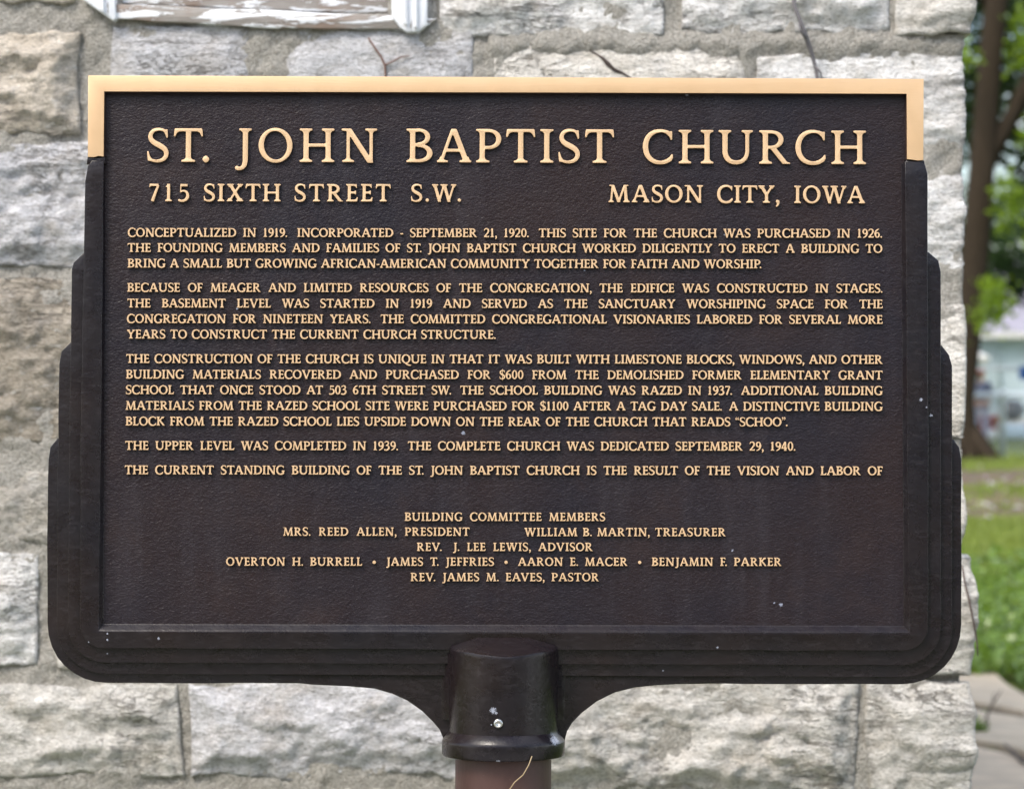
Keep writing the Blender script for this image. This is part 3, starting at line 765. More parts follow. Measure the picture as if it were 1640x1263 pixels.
# ================================================================== the church wall
YW = 1.12; XC = at(1533, 600, YW)[0]
def stone_mat():
    q = NM('limestone', .85, spec=.25); v = q.pos(); oi = q.n('ShaderNodeObjectInfo')
    c = oi.outputs['Color']
    m1 = q.noise(v, 9, 6, .6, sc=(1, 1, 1.6)); m2 = q.noise(v, 34, 6, .65, sc=(.6, .6, 1.4)); m3 = q.noise(v, 160, 5, .7)
    c = q.mix(1.0, c, q.ramp(m2, [(.28, (.74, .73, .71)), (.5, (1.0, 1.0, 1.0)), (.72, (1.12, 1.12, 1.12))]), 'MULTIPLY')
    c = q.mix(q.math('MULTIPLY', q.ramp(m1, [(.50, 0), (.72, 1)]), .40), c, (.48, .40, .30))
    c = q.mix(q.math('MULTIPLY', q.ramp(q.noise(v, 13, 5, .6), [(.56, 0), (.72, 1)]), .4), c, (.36, .36, .38))
    c = q.mix(q.math('MULTIPLY', q.ramp(m3, [(.62, 0), (.75, 1)]), .40), c, (.24, .22, .19))
    c = q.mix(q.math('MULTIPLY', q.ramp(q.noise(v, 60, 5, .7, sc=(.5, .5, 1.3)), [(.58, 0), (.70, 1)]), .55), c, (.80, .80, .79))
    # fine flecks of the broken limestone, and long bedding fissures
    fl = q.noise(v, 230, 4, .7, sc=(.7, .7, 1.6)); c = q.mix(1.0, c, q.ramp(fl, [(.34, (.58, .57, .55)), (.48, (1.0, 1.0, 1.0)), (.62, (1.18, 1.18, 1.19))]), 'MULTIPLY')
    def ridge(sc_, st, w, **k):
        n = q.noise(v, sc_, 6, .62, sc=st, **k); a = q.math('ABSOLUTE', q.math('SUBTRACT', n, .5)); return q.ramp(a, [(0, 1), (w, 0)])
    r1 = ridge(7, (.5, .5, 2.6), .013, dist=.6); r2 = ridge(19, (.6, .6, 2.2), .012)
    gate = q.ramp(q.noise(v, 6, 4, .6), [(.48, 0), (.62, 1)])
    fis = q.math('MAXIMUM', q.math('MULTIPLY', r1, q.math('MAXIMUM', gate, .15)), q.math('MULTIPLY', r2, q.math('MULTIPLY', gate, .8)))
    c = q.mix(q.math('MULTIPLY', fis, .7), c, (.17, .15, .12)); q.col(c)
    h = q.math('ADD', q.math('ADD', q.math('MULTIPLY', m2, .8), q.math('MULTIPLY', m3, .30)), q.math('SUBTRACT', q.math('MULTIPLY', fl, .22), q.math('MULTIPLY', fis, .5))); q.bump(h, .9, .020); M['stone'] = q.m
stone_mat()
q = NM('mortar', .95, spec=.15); v = q.pos(); n1, n2 = q.noise(v, 240, 4, .7), q.noise(v, 14, 5)
c = q.mix(n2, (.47, .45, .405), (.65, .63, .585)); c = q.mix(q.ramp(n1, [(.42, 0), (.60, .65)]), c, (.25, .225, .19))
c = q.mix(q.ramp(q.noise(v, 330, 2), [(.66, 0), (.74, .7)]), c, (.75, .73, .68))
q.col(c); q.bump(q.math('ADD', n1, q.noise(v, 60, 4)), .9, .012); M['mortar'] = q.m
church = empty('stone_church', (XC, YW, 0))
tag(church, 'weathered limestone block church wall with a peeling white window, behind the bronze marker', 'building')
CORG = np.array([XC, YW, 0])
def wrap(s, z, h, r=.035):
    """unrolled wall: s < 0 is the front (s = 0 the corner), s > 0 the side; h sticks out"""
    k0 = np.clip(1+s/r, 0, 1); k1 = np.clip(1-s/r, 0, 1); k0 = k0*k0*(3-2*k0); k1 = k1*k1*(3-2*k1)
    fr = s < 0; hx = np.where(h > 0, .004+(h-.004)*.5, h)
    x = np.where(fr, s+hx*k0, hx); y = np.where(fr, -h, s-h*k1)
    return np.stack([x, y, z], -1)
def sheet(S_, Z_, h, back=None):
    """grid of unrolled points -> verts, quads, with a skirt to depth back"""
    ns_, nz_ = S_.shape; P = wrap(S_, Z_, h).reshape(-1, 3)
    I = np.arange(ns_*nz_).reshape(ns_, nz_)
    F = np.stack([I[:-1, :-1], I[1:, :-1], I[1:, 1:], I[:-1, 1:]], -1).reshape(-1, 4)
    if back is not None:
        loop = np.concatenate([I[:, 0], I[-1, 1:], I[-2::-1, -1], I[0, -2:0:-1]])
        Pb = wrap(S_.ravel()[loop], Z_.ravel()[loop], np.full(len(loop), back), .0001)
        n0 = len(P); P = np.vstack([P, Pb]); L = len(loop); k = np.arange(L)
        F = np.vstack([F, np.stack([loop[k], n0+k, n0+(k+1) % L, loop[(k+1) % L]], -1)])
    return P, F
TONES = {'w': (.80, .795, .785), 'g': (.59, .59, .61), 'b': (.57, .515, .44), 'c': (.80, .765, .71), 'd': (.37, .33, .275), 'm': (.66, .64, .60), 's': (.50, .475, .43)}  # left stones darker, right whiter: own tones plus the wall's painted light gradient
rng = random.Random(5)
def stone(s0, s1, z0, z1, tone='m', bulge=.028, res=.006, seed=None, push=0.0, kind='rock', label=None):
    seed = rng.randrange(9999) if seed is None else seed
    ns_ = max(3, int((s1-s0)/res)); nz_ = max(3, int((z1-z0)/res))
    s = np.linspace(s0, s1, ns_+1); z = np.linspace(z0, z1, nz_+1); Sg, Zg = np.meshgrid(s, z, indexing='ij')
    # uneven outline
    e = .010 if kind == 'rock' else .005
    ws, wz = (Sg-s0)/(s1-s0), (Zg-z0)/(z1-z0)
    dz = (vn(Sg*11, 0.3, seed=seed)-.5)*2*e*(wz*2-1)-(fbm(Sg*45, 2.1, seed=seed+9, o=2)-.5)*e*1.2*(wz*2-1)
    ds = (vn(Zg*11, 5.3, seed=seed+1)-.5)*2*e*(ws*2-1)
    corner_stone = s0 < -.01 < s1-.01 and s1 > .02
    S2, Z2 = Sg+ds, Zg+dz
    d = np.minimum(np.minimum(Sg-s0, s1-Sg), np.minimum(Zg-z0, z1-Zg))
    dn = d+(fbm(Sg*22, Zg*22, seed=seed+3, o=3)-.5)*.018
    ed = np.clip(dn/.045, 0, 1); ed = ed*ed*(3-2*ed); edge2 = np.clip(d/.006, 0, 1)
    if kind == 'rock':
        a = fbm(Sg*5.5+seed, Zg*9, seed=seed, o=4, g=.55)                       # broad lumps
        n = fbm(Sg*7+Zg*2.5, Zg*17+(fbm(Sg*4, Zg*4, seed=seed+7)-.5)*3, seed=seed+4, o=4, g=.55)
        st_ = n*7; fl_ = np.floor(st_); fr_ = st_-fl_; ter = (fl_+np.clip((fr_-.62)/.38, 0, 1)**1.3)/7     # broken ledges
        fine = fbm(Sg*50, Zg*80, seed=seed+5, o=4, g=.6)
        bulge *= .56; h = .010+ed*bulge*(.25+1.25*(a-.2))+ed*(ter-.45)*bulge*1.9+(fine-.5)*.014*edge2
    else:
        h = .009+ed*bulge*.4+(fbm(Sg*14, Zg*20, seed=seed, o=5, g=.55)-.5)*.011*edge2
    h = np.maximum(h, .0095*np.clip(d/.02, 0, 1))+push*np.clip(1+np.minimum(Sg, 0)/.12, 0, 1)*(0 if not corner_stone else 1)
    P, F = sheet(S2, Z2, h, -.10)
    loc = np.array([(s0+min(s1, 0))/2 if s0 < 0 else 0, (s0+s1)/2 if s0 >= 0 else 0, z0])
    o = mesh('stone', P, F, M['stone'], church, loc)
    c = TONES[tone]; k = rng.uniform(.94, 1.05); o.color = (c[0]*k, c[1]*k, c[2]*k, 1)
    if label: o['label'] = label
    return o
def sp(px): return at(px, 600, YW)[0]-XC
def zp(py): return at(820, py, YW)[2]
def st(x0, y0, x1, y1, tone='m', **k):
    s1 = sp(x1) if x1 < 1520 else k.pop('wrapto', rng.uniform(.14, .3))
    return stone(sp(x0), s1, zp(y1), zp(y0), tone, **k)
WR = {}
def stc(x0, y0, y1, tone, push, wrapto, **k):
    WR[(y0, y1)] = wrapto
    return stone(sp(x0), wrapto, zp(y1), zp(y0), tone, push=push, **k)
# what the photograph shows
st(-150, -125, 126, 10, 'b', bulge=.02)
st(-170, 52, 132, 216, 'b', bulge=.050, seed=11)
st(180, 44, 400, 206, 'g', kind='flat', bulge=.02)
st(457, 44, 760, 206, 'g', kind='flat', bulge=.016)
st(790, 68, 1195, 206, 'c', kind='flat', bulge=.014, label='smooth cream limestone block with a crack')
st(703, -115, 1064, 58, 'w', bulge=.024, seed=21)
st(1090, -115, 1423, 52, 'w', bulge=.026, seed=23)
stc(1440, -115, 58, 'm', .020, .22, bulge=.03, seed=25)
stc(1205, 86, 247, 'w', .000, .30, bulge=.016, seed=31)
st(-190, 230, 300, 428, 'g', bulge=.040, seed=33)
st(322, 226, 642, 428, 'm'); st(664, 226, 1130, 428, 'w')
stc(1152, 272, 455, 'w', -.002, .18, bulge=.018, seed=35)
st(-200, 446, 262, 706, 'd', bulge=.040, seed=41)
st(284, 446, 640, 706, 'm'); st(662, 446, 1028, 706, 'w')
stc(1050, 486, 702, 'c', .004, .34, bulge=.016, kind='flat', seed=43)
st(-200, 752, 252, 868, 's', bulge=.026, seed=45)
st(274, 726, 620, 868, 'c'); st(642, 726, 900, 868, 'm'); st(922, 722, 1180, 875, 'w')
stc(1200, 722, 878, 'c', -.002, .2, bulge=.02, seed=47)
st(-180, 886, 62, 1062, 'w', bulge=.030, seed=51)
st(88, 886, 420, 1070, 'm'); st(442, 890, 780, 1070, 'c'); st(802, 890, 1128, 1070, 'm')
stc(1150, 897, 1072, 'm', .022, .28, bulge=.036, seed=53)
st(-150, 1096, 290, 1240, 'm', bulge=.032, seed=61)
st(310, 1096, 762, 1238, 'g', bulge=.034, seed=63)
st(784, 1096, 1368, 1262, 'm', bulge=.050, seed=65)
stc(1388, 1096, 1292, 'm', .018, .2, bulge=.034, seed=67)
st(-150, 1264, 380, 1455, 'g'); st(402, 1264, 770, 1455, 'm'); st(792, 1284, 1345, 1455, 'c')
stc(1368, 1314, 1455, 'm', .01, .3)
# further courses, up and down and to the left
def course(y0, y1, x0, x1, res=.014):
    x = x0
    while x < x1-60:
        w = rng.uniform(230, 480); xe = min(x+w, x1)
        if x1-xe < 120: xe = x1
        st(x, y0, xe, y1, rng.choice('wgmcdm'), res=res, bulge=rng.uniform(.018, .04)); x = xe+22
for y0, y1 in ((1478, 1640), (1662, 1850), (1872, 2056)):
    course(y0, y1, -1400, 1150); stc(1172, y0, y1, 'm', .008, rng.uniform(.18, .32), res=.014)
for y0, y1 in ((-125, 10), (34, 206), (228, 428), (446, 706), (726, 868), (886, 1070), (1096, 1240), (1264, 1455)): course(y0, y1, -1400, -222)
for y0, y1 in ((-310, -140), (-520, -332), (-700, -542), (-900, -722)):
    course(y0, y1, -1400, 126); course(y0, y1, 703, 1100); stc(1122, y0, y1, rng.choice('wmc'), .004, rng.uniform(.18, .32), res=.012)
for y0, y1 in ((-1090, -922), (-1300, -1112), (-1500, -1322)):
    course(y0, y1, -1400, 1100); stc(1122, y0, y1, rng.choice('wmc'), .004, rng.uniform(.18, .32), res=.014)
# side wall running back from the corner
for (y0, y1), w0 in list(WR.items()):
    s = w0+.02
    while s < 5.9:
        w = rng.uniform(.24, .5); stone(s, min(s+w, 6.0), zp(y1), zp(y0), rng.choice('wgmcdm'), res=.03, bulge=.025); s += w+.02
# mortar bed: one rough sheet round the corner
ss_ = np.unique(np.concatenate([np.arange(sp(-1440), sp(-60), .03), np.arange(sp(-60), .06, .0065), np.arange(.06, 6.02, .05)]))
zz_ = np.unique(np.concatenate([np.arange(-.05, zp(1310), .03), np.arange(zp(1310), zp(-60), .0065), np.arange(zp(-60), zp(-1520), .03)]))
Sg, Zg = np.meshgrid(ss_, zz_, indexing='ij')
h = .0065+(fbm(Sg*40, Zg*40, seed=77, o=4, g=.7)-.5)*.018+(fbm(Sg*7, Zg*7, seed=78)-.5)*.016
h += .010*np.exp(-((Zg-zp(72))/.02)**2)*(Sg > sp(780))       # fat smeared joint under the top course
P, F = sheet(Sg, Zg, h)
win = (sp(196), sp(622), zp(20), zp(-880))
ctr = P[F].mean(1); keep = ~((ctr[:, 0] > win[0]) & (ctr[:, 0] < win[1]) & (ctr[:, 2] > win[2]) & (ctr[:, 2] < win[3]) & (ctr[:, 1] < .1))
mesh('mortar', P, F[keep], M['mortar'], church)
# mortar reveal and a dark sheet standing for the unlit room behind the window
simple('dark_room', (.05, .045, .04), .9)
bx = MB(); x0, x1, z0, z1 = win
for (a, b) in (((x0-.05, .015, z0-.05), (x0, .22, z1+.05)), ((x1, .015, z0-.05), (x1+.05, .22, z1+.05)), ((x0, .015, z0-.05), (x1, .22, z0)), ((x0, .015, z1), (x1, .22, z1+.05))): bx.box(a, b)
bx.build('window_reveal', M['mortar'], church)
bx = MB(); bx.box((x0-.05, .22, z0-.05), (x1+.05, .26, z1+.05)); bx.build('dark_room_sheet', M['dark_room'], church)
# walls behind and roof edge, plain
simple('roof_felt', (.10, .09, .08), .9)
bx = MB(); bx.box((sp(-1440)-.05, -.05, zp(-1540)), (.12, 6.1, zp(-1540)+.14)); bx.build('roof', M['roof_felt'], church)
bx = MB(); bx.box((sp(-1440)-.02, .05, 0), (sp(-1440)+.1, 6.0, zp(-1530))); bx.build('wall', M['mortar'], church)
bx = MB(); bx.box((sp(-1440)+.1, 5.9, 0), (-.02, 6.0, zp(-1530))); bx.build('wall', M['mortar'], church)
# ---- window: peeling white timber
q = NM('peeling_paint', .6); v = q.pos()
fa = q.noise(v, 26, 6, .62, sc=(.35, 1, 2.2), dist=.6); fb = q.noise(v, 90, 5, .6, sc=(.4, 1, 1.6))
wood = q.mix(fb, (.22, .19, .165), (.38, .36, .34)); wood = q.mix(q.ramp(q.noise(v, 9, 3), [(.5, 0), (.65, .6)]), wood, (.24, .15, .10))
mk = q.ramp(q.math('ADD', fa, q.math('MULTIPLY', fb, .18)), [(.585, 1), (.60, 0)])
q.col(q.mix(mk, wood, q.mix(fb, (.74, .76, .80), (.84, .85, .87)))); q.bump(q.math('ADD', q.math('MULTIPLY', mk, .5), q.math('MULTIPLY', q.noise(v, 300, 4, sc=(.1, 1, 1)), .4)), .7, .004); M['peel'] = q.m
q = NM('white_stile_paint', .55); v = q.pos(); fa = q.noise(v, 34, 6, .65, sc=(2.0, 1, .4))
wood = q.mix(fa, (.20, .16, .14), (.34, .31, .29)); mk = q.ramp(fa, [(.60, 1), (.63, 0)])
q.col(q.mix(mk, wood, q.mix(q.noise(v, 90, 4), (.76, .79, .84), (.84, .85, .88)))); q.bump(q.math('ADD', mk, q.noise(v, 200, 4, sc=(1, 1, .1))), .5, .004); M['stile'] = q.m
simple('glass_dark', (.05, .06, .07), .08, 0, .1)
def zl(px, py): return zp(py)
winp = None
def tbox(name, pts, y0, y1, mat, parent=church, bev=.004, jag=0, seed=0):
    """a board with a drawn front outline (photo pixels on the wall plane)"""
    L = pts if not jag else wob(pts, jag, seed)
    loops = [[(sp(a), zp(b)) for a, b in L]]
    V, F = plate_mesh(loops, (y1-y0)/2, bev, 1); V[:, 1] += (y0+y1)/2
    o = mesh(name, V, F, mat, parent); finish(o); return o
winframe = tbox('window', [(140, -905), (690, -905), (690, -870), (140, -870)], -.015, .10, M['stile'])
tbox('sill', [(186, 9), (640, 29), (700, 34), (688, 44), (640, 50), (440, 48), (250, 38), (184, 33)], -.022, .13, M['peel'], winframe, .003, 1.6, 3)
tbox('stile', [(138, -868), (190, -868), (191, 10), (192, 34), (186, 38), (172, 28), (152, 14), (138, 4)], -.030, .09, M['stile'], winframe, .004, 1.2, 4)
tbox('stile_moulding', [(166, -868), (172, -868), (173, 26), (166, 20)], -.036, -.02, M['stile'], winframe, .002)
tbox('stile', [(627, -868), (688, -868), (686, 44), (672, 55), (652, 56), (640, 48), (628, 30)], -.030, .09, M['stile'], winframe, .004, 1.2, 5)
tbox('stile_moulding', [(648, -868), (655, -868), (654, 46), (648, 42)], -.037, -.02, M['stile'], winframe, .002)
tbox('stile_moulding', [(666, -868), (671, -868), (670, 50), (665, 48)], -.036, -.02, M['stile'], winframe, .002)
tbox('sash_rail', [(194, -52), (624, -52), (624, 22), (194, 6)], -.004, .04, M['peel'], winframe, .003, .8, 6)
tbox('sash_stile', [(194, -868), (236, -868), (236, -54), (194, -54)], -.004, .04, M['stile'], winframe)
tbox('sash_stile', [(582, -868), (624, -868), (624, -54), (582, -54)], -.004, .04, M['stile'], winframe)
tbox('sash_rail', [(238, -470), (580, -470), (580, -430), (238, -430)], -.003, .04, M['stile'], winframe)
tbox('pane', [(230, -868), (590, -868), (590, -40), (230, -40)], .016, .022, M['glass_dark'], winframe, .001)
# ---- climbing dead stems on the wall
bpy.context.view_layer.update(); _dg = bpy.context.evaluated_depsgraph_get()
def surf(px, py, out=.002):
    p = at(px, py, YW-.03); hit, loc_, *_r = SC.ray_cast(_dg, Vector((p[0], YW-.4, p[2])), Vector((0, 1, 0)))
    return np.array([p[0], (loc_.y if hit else YW)-out, p[2]])

simple('bark_stem', (.10, .075, .065), .8)
simple('grey_stem', (.16, .15, .16), .7)
def wp(px, py, out=.03): p = at(px, py, YW-out); return p
vm = MB(); vm.tube([wp(1262, -300, .055), wp(1270, -60, .05), wp(1272, 10, .05), wp(1284, 40, .05), wp(1292, 62, .045), wp(1301, 88, .03), wp(1307, 112, .03), wp(1312, 150, .03), wp(1330, 420, .03), wp(1340, 900, .04)], [.0035, .0036, .0038, .0034, .0045, .0035, .003, .003, .003, .002], 7)
vm.tube([wp(1290, 60, .05), wp(1281, 48, .06), wp(1279, 36, .055)], [.003, .0015, .001], 5); vm.tube([wp(1305, 105, .035), wp(1314, 116, .04), wp(1317, 130, .03)], [.002, .0015, .001], 5)
o = vm.build('dead_vine', M['grey_stem'], smooth=True); tag(o, 'thin grey dead vine stem hanging down the wall right of the window', 'vine')
vm = MB(); vm.tube([surf(589, 58), surf(592, 64), surf(600, 76), surf(610, 90), surf(616, 104), surf(617, 125), surf(618, 170)], [.0012, .0016, .0016, .0018, .002, .0018, .0015], 6)
vm.tube([surf(616, 103), surf(628, 98, .004), surf(641, 91, .005), surf(656, 88, .003)], [.0015, .0014, .0012, .0008], 6)
o = vm.build('dead_vine', simple('brown_stem', (.17, .10, .08), .8), smooth=True); tag(o, 'small forked brown dead vine on the smooth grey stone under the window', 'vine')
vm = MB(); vm.tube([wp(1541, 905, .05), wp(1546, 935, .055), wp(1552, 960, .06), wp(1557, 985, .06), wp(1562, 1010, .055), wp(1565, 1030, .05), wp(1566, 1050, .05)], [.0015, .0018, .002, .002, .0018, .0015, .001], 6)
o = vm.build('dead_vine', M['bark_stem'], smooth=True); tag(o, 'short dry brown stem trailing from the wall corner beside the green plants', 'vine')
# crack in the cream block: a dark tube stands in for its shaded recess
vm = MB(); cr = [surf(944, 78, -.001), surf(956, 85, -.001), surf(966, 92, -.001), surf(974, 101, -.001), surf(984, 110, -.001), surf(998, 116, -.001), surf(1012, 124, -.001), surf(1026, 130, -.001)]
vm.tube(cr, [.001, .002, .003, .0045, .0035, .0025, .0015, .001], 6)
o = vm.build('crack_line', simple('crack_dark', (.06, .045, .04), .95), church, smooth=True); o.matrix_parent_inverse = Matrix.Translation(-Vector(CORG))
# ================================================================== ground
nr = np.random.default_rng(3)
q = NM('lawn', .9, spec=.15); v = q.pos()
c = q.mix(q.ramp(q.noise(v, .9, 6, .65), [(.35, 0), (.65, 1)]), (.06, .105, .016), (.14, .175, .04))
c = q.mix(q.math('MULTIPLY', q.ramp(q.noise(v, 5, 6, .7), [(.5, 0), (.7, 1)]), .6), c, (.30, .30, .12))
c = q.mix(q.math('MULTIPLY', q.ramp(q.noise(v, 22, 5, .7), [(.5, 0), (.65, 1)]), .6), c, (.05, .10, .012))
q.col(c); q.bump(q.noise(v, 30, 6, .7), .8, .06); M['lawn'] = q.m
g = MB(); g.add([(-400, -60, 0), (400, -60, 0), (400, 600, 0), (-400, 600, 0)], [(0, 1, 2, 3)])
tag(g.build('ground', M['lawn']), kind='structure')
# two low bare-earth beds with rubble
q = NM('earth', .95, spec=.1); v = q.pos(); c = q.mix(q.noise(v, 3, 7, .7), (.11, .08, .06), (.27, .21, .17))
c = q.mix(q.ramp(q.noise(v, 14, 4), [(.58, 0), (.62, 1)]), c, (.12, .18, .04)); q.col(c); q.bump(q.noise(v, 12, 6, .7), 1, .08); M['earth'] = q.m
def bed(name, y0, y1, x0, x1, h, seed):
    nx, ny = 120, 26; xs, ys = np.linspace(x0, x1, nx), np.linspace(y0, y1, ny); X, Y = np.meshgrid(xs, ys, indexing='ij')
    e = np.minimum(Y-y0, y1-Y)/(y1-y0)*2; ex = np.minimum(X-x0, x1-X)/2; e = np.minimum(e, ex)+(fbm(X*.9, Y*.9, seed=seed)-.5)*2.2-.15
    Z = np.clip(e, -.25, 1)*h+(fbm(X*4, Y*4, seed=seed+1)-.5)*h*.8-.01
    I = np.arange(nx*ny).reshape(nx, ny); F = np.stack([I[:-1, :-1], I[1:, :-1], I[1:, 1:], I[:-1, 1:]], -1).reshape(-1, 4)
    tag(mesh(name, np.stack([X, Y, Z], -1).reshape(-1, 3), F, M['earth']), kind='structure')
bed('soil_bed', 21.8, 27.5, 1.5, 16, .12, 5); bed('soil_bed', 28.6, 35, 1.5, 18, .14, 8)
# rubble stones on the beds, each a thing
simple('pale_rock', (.42, .40, .39), .9, 0, .35, 9, .6, 30)
simple('brown_rock', (.17, .12, .095), .9, 0, .35, 9, .6, 30)
def rock(c, r, seed, mat):
    bm = bmesh.new(); bmesh.ops.create_icosphere(bm, subdivisions=2, radius=1)
    rr = random.Random(seed); sx, sy, sz = r*rr.uniform(.9, 1.5), r*rr.uniform(.7, 1.1), r*rr.uniform(.5, .75)
    for v_ in bm.verts:
        p = v_.co; k = 1+.45*(float(vn(p.x*1.6+seed, p.y*1.6, p.z*1.6, seed))-.5); v_.co = (p.x*k*sx, p.y*k*sy, p.z*k*sz)
    me = bpy.data.meshes.new('rock'); bm.to_mesh(me); bm.free(); me.materials.append(mat)
    o = bpy.data.objects.new('rock', me); COL.objects.link(o); o.location = (c[0], c[1], c[2]+sz*.6); o.rotation_euler = (0, 0, rr.uniform(0, 6)); return o
def gpt(px, py):
    d = cam_ray(px, py); t = -CAM[2]/d[2]; return CAM+d*t
RK = [(1576, 818, .085, 0, 'long pale rock at the front of the near soil bed, beside the wall corner'), (1562, 820, .05, 0, 'small pale rock left of the long pale rock in the near soil bed'),
      (1579, 835, .06, 0, 'rounded white rock lowest in the near soil bed, on the grass edge'), (1630, 823, .07, 0, 'pale rock at the right end of the near soil bed'),
      (1600, 826, .06, 1, 'brown rock in the middle of the near soil bed'), (1588, 783, .09, 0, 'pale bluish rock at the front edge of the far soil bed'),
      (1556, 778, .10, 0, 'grey rock of the far soil bed nearest the wall'), (1610, 776, .09, 0, 'whitish rock in the far soil bed right of the brown one'),
      (1570, 772, .08, 0, 'small grey rock high in the far soil bed'), (1600, 775, .09, 1, 'brown rock standing in the far soil bed'), (1635, 780, .09, 0, 'pale rock at the right end of the far soil bed')]
for i, (a, b, r, k, lb) in enumerate(RK):
    p = gpt(a, b); r *= .72; tag(rock((p[0], p[1], .03), r, 20+i, M['brown_rock'] if k else M['pale_rock']), lb, 'rock', 'rubble stones on the bare soil')
# finer rubble, too small to pick apart
for nm, mt, lb, sd_ in (('gravel', 'pale_rock', 'pale small rubble scattered over the bare soil', 1), ('gravel', 'brown_rock', 'brown small rubble and clods scattered over the bare soil', 2)):
    rg = np.random.default_rng(sd_); n = 450 if sd_ == 1 else 1800; X = rg.uniform(4.5, 14, n); Y = np.where(rg.random(n) < .5, rg.normal(24.6, 1.6, n), rg.normal(31.8, 1.8, n)); r = rg.uniform(.015, .045, n)*(1 if nm and sd_ == 2 else .8)
    oc = np.array([(1, 0, 0), (0, 1, 0), (-1, 0, 0), (0, -1, 0), (0, 0, 1), (0, 0, -.3)], float)
    V = (np.stack([X, Y, .08+0*X], 1)[:, None, :]+oc[None]*r[:, None, None]*rg.uniform(.6, 1.3, (n, 6, 3))).reshape(-1, 3)
    fo = np.array([(0, 1, 4), (1, 2, 4), (2, 3, 4), (3, 0, 4), (1, 0, 5), (2, 1, 5), (3, 2, 5), (0, 3, 5)])
    tag(mesh(nm, V, (np.arange(n)[:, None, None]*6+fo[None]).reshape(-1, 3), M[mt], None, None, False), lb, 'gravel', kind='stuff')
# unseen concrete walk, added to bounce neutral light onto the wall
q = NM('bounce_walk_concrete', .9, spec=.2); v = q.pos(); q.col(q.mix(q.noise(v, 5, 7, .7), (.34, .32, .29), (.46, .44, .40))); q.bump(q.noise(v, 120, 4), .4, .004); M['walk'] = q.m
for k in range(-4, 5):
    m = MB(); m.box((k*1.5, -4.6, -.05), (k*1.5+1.488, -.55, .03)); m.v = [tuple(p) for p in m.v]
    o = m.build('bounce_pavement', M['walk']); tag(o, kind='structure')
# ---- flagstone path
q = NM('flagstone', .9, spec=.15); v = q.pos(); oi = q.n('ShaderNodeObjectInfo')
c = q.mix(1.0, oi.outputs['Color'], q.ramp(q.noise(v, 6, 7, .7), [(.3, .72), (.7, 1.1)]), 'MULTIPLY')
c = q.mix(q.math('MULTIPLY', q.ramp(q.noise(v, 2.5, 5), [(.5, 0), (.7, 1)]), .25), c, (.42, .38, .30)); q.col(c); q.bump(q.noise(v, 40, 6, .7), .6, .01); M['flag'] = q.m
path = tag(MB.build(type('x', (MB,), {})(), 'path', M['earth']) if False else empty('path', (2.4, 7, 0)), kind='structure')
pb = MB(); pb.add([(1.55, 5.0, .006), (2.75, 5.0, .006), (2.60, 8.2, .006), (2.15, 9.6, .006), (1.2, 9.6, .006)], [(0, 1, 2, 3, 4)])
o = pb.build('path_bed', M['earth']); tag(o, kind='structure')
def flag(pts, col_, h=.035, seed=0):
    pts = [(gpt(a, b)[0], gpt(a, b)[1]) for a, b in pts]
    c = np.mean(pts, 0); L = []
    for i in range(len(pts)):
        p, r = np.array(pts[i]), np.array(pts[(i+1) % len(pts)])
        for k in range(5):
            t = p+(r-p)*k/5; t = t+(c-t)*(.02+.05*float(vn(t[0]*9, t[1]*9, seed=seed))); L.append(t)
    n = len(L); V = [(x, y, 0) for x, y in L]+[(x, y, h*.75) for x, y in L]+[(x+(c[0]-x)*.03, y+(c[1]-y)*.03, h) for x, y in L]+[(c[0], c[1], h+.002)]
    F = [tuple((k*n+i, k*n+(i+1) % n, (k+1)*n+(i+1) % n, (k+1)*n+i)) for k in (0, 1) for i in range(n)]+[(2*n+i, 2*n+(i+1) % n, 3*n) for i in range(n)]
    o = mesh('paving_stone', V, F, M['flag'], path, None, False); o.location = (-2.4, -7, 0); o.color = (*col_, 1)
flag([(1500, 1078), (1560, 1078), (1592, 1084), (1612, 1104), (1650, 1128), (1690, 1146), (1640, 1150), (1560, 1134), (1490, 1130)], (.56, .47, .35), seed=1)
flag([(1490, 1142), (1560, 1146), (1640, 1160), (1760, 1160), (1800, 1215), (1660, 1222), (1610, 1206), (1560, 1196), (1480, 1190)], (.60, .50, .37), seed=2)
flag([(1470, 1200), (1560, 1205), (1606, 1216), (1655, 1232), (1640, 1330), (1440, 1340)], (.66, .54, .40), seed=3)
flag([(1664, 1232), (1800, 1225), (1860, 1330), (1650, 1336)], (.60, .50, .37), seed=4)
flag([(1420, 1350), (1640, 1342), (1640, 1500), (1380, 1500)], (.55, .46, .40), seed=5)
flag([(1652, 1346), (1880, 1340), (1940, 1480), (1652, 1496)], (.40, .36, .32), seed=6)
# dead weed growing out of the joint, with its green tuft
wd = empty('dead_weed', tuple(gpt(1568, 1182)))
tag(wd, 'dead curled brown weed stalk standing in a joint of the flagstone path', 'weed')
vm = MB(); YD = gpt(1568, 1182)[1]
vm.tube([at(1566, 1180, YD), at(1576, 1172, YD), at(1582, 1162, YD), at(1580, 1148, YD), at(1586, 1132, YD), at(1595, 1118, YD), at(1604, 1104, YD)], [.006, .007, .006, .006, .005, .005, .002], 6)
vm.tube([at(1590, 1124, YD), at(1590, 1114, YD), at(1594, 1108, YD)], [.003, .002, .001], 5)
o = vm.build('stalk', M['bark_stem'], wd, smooth=True); o.matrix_parent_inverse = Matrix.Translation(-wd.location)
vm = MB(); vm.tube([gpt(1608, 1208)+np.array([0, 0, .045]), gpt(1622, 1222)+np.array([0, 0, .045]), gpt(1640, 1240)+np.array([0, 0, .045]), gpt(1665, 1252)+np.array([0, 0, .045])], [.003, .006, .006, .003], 6)
tag(vm.build('twig', M['bark_stem'], smooth=True), 'thin dark twig lying on the right edge of the flagstone path', 'twig')
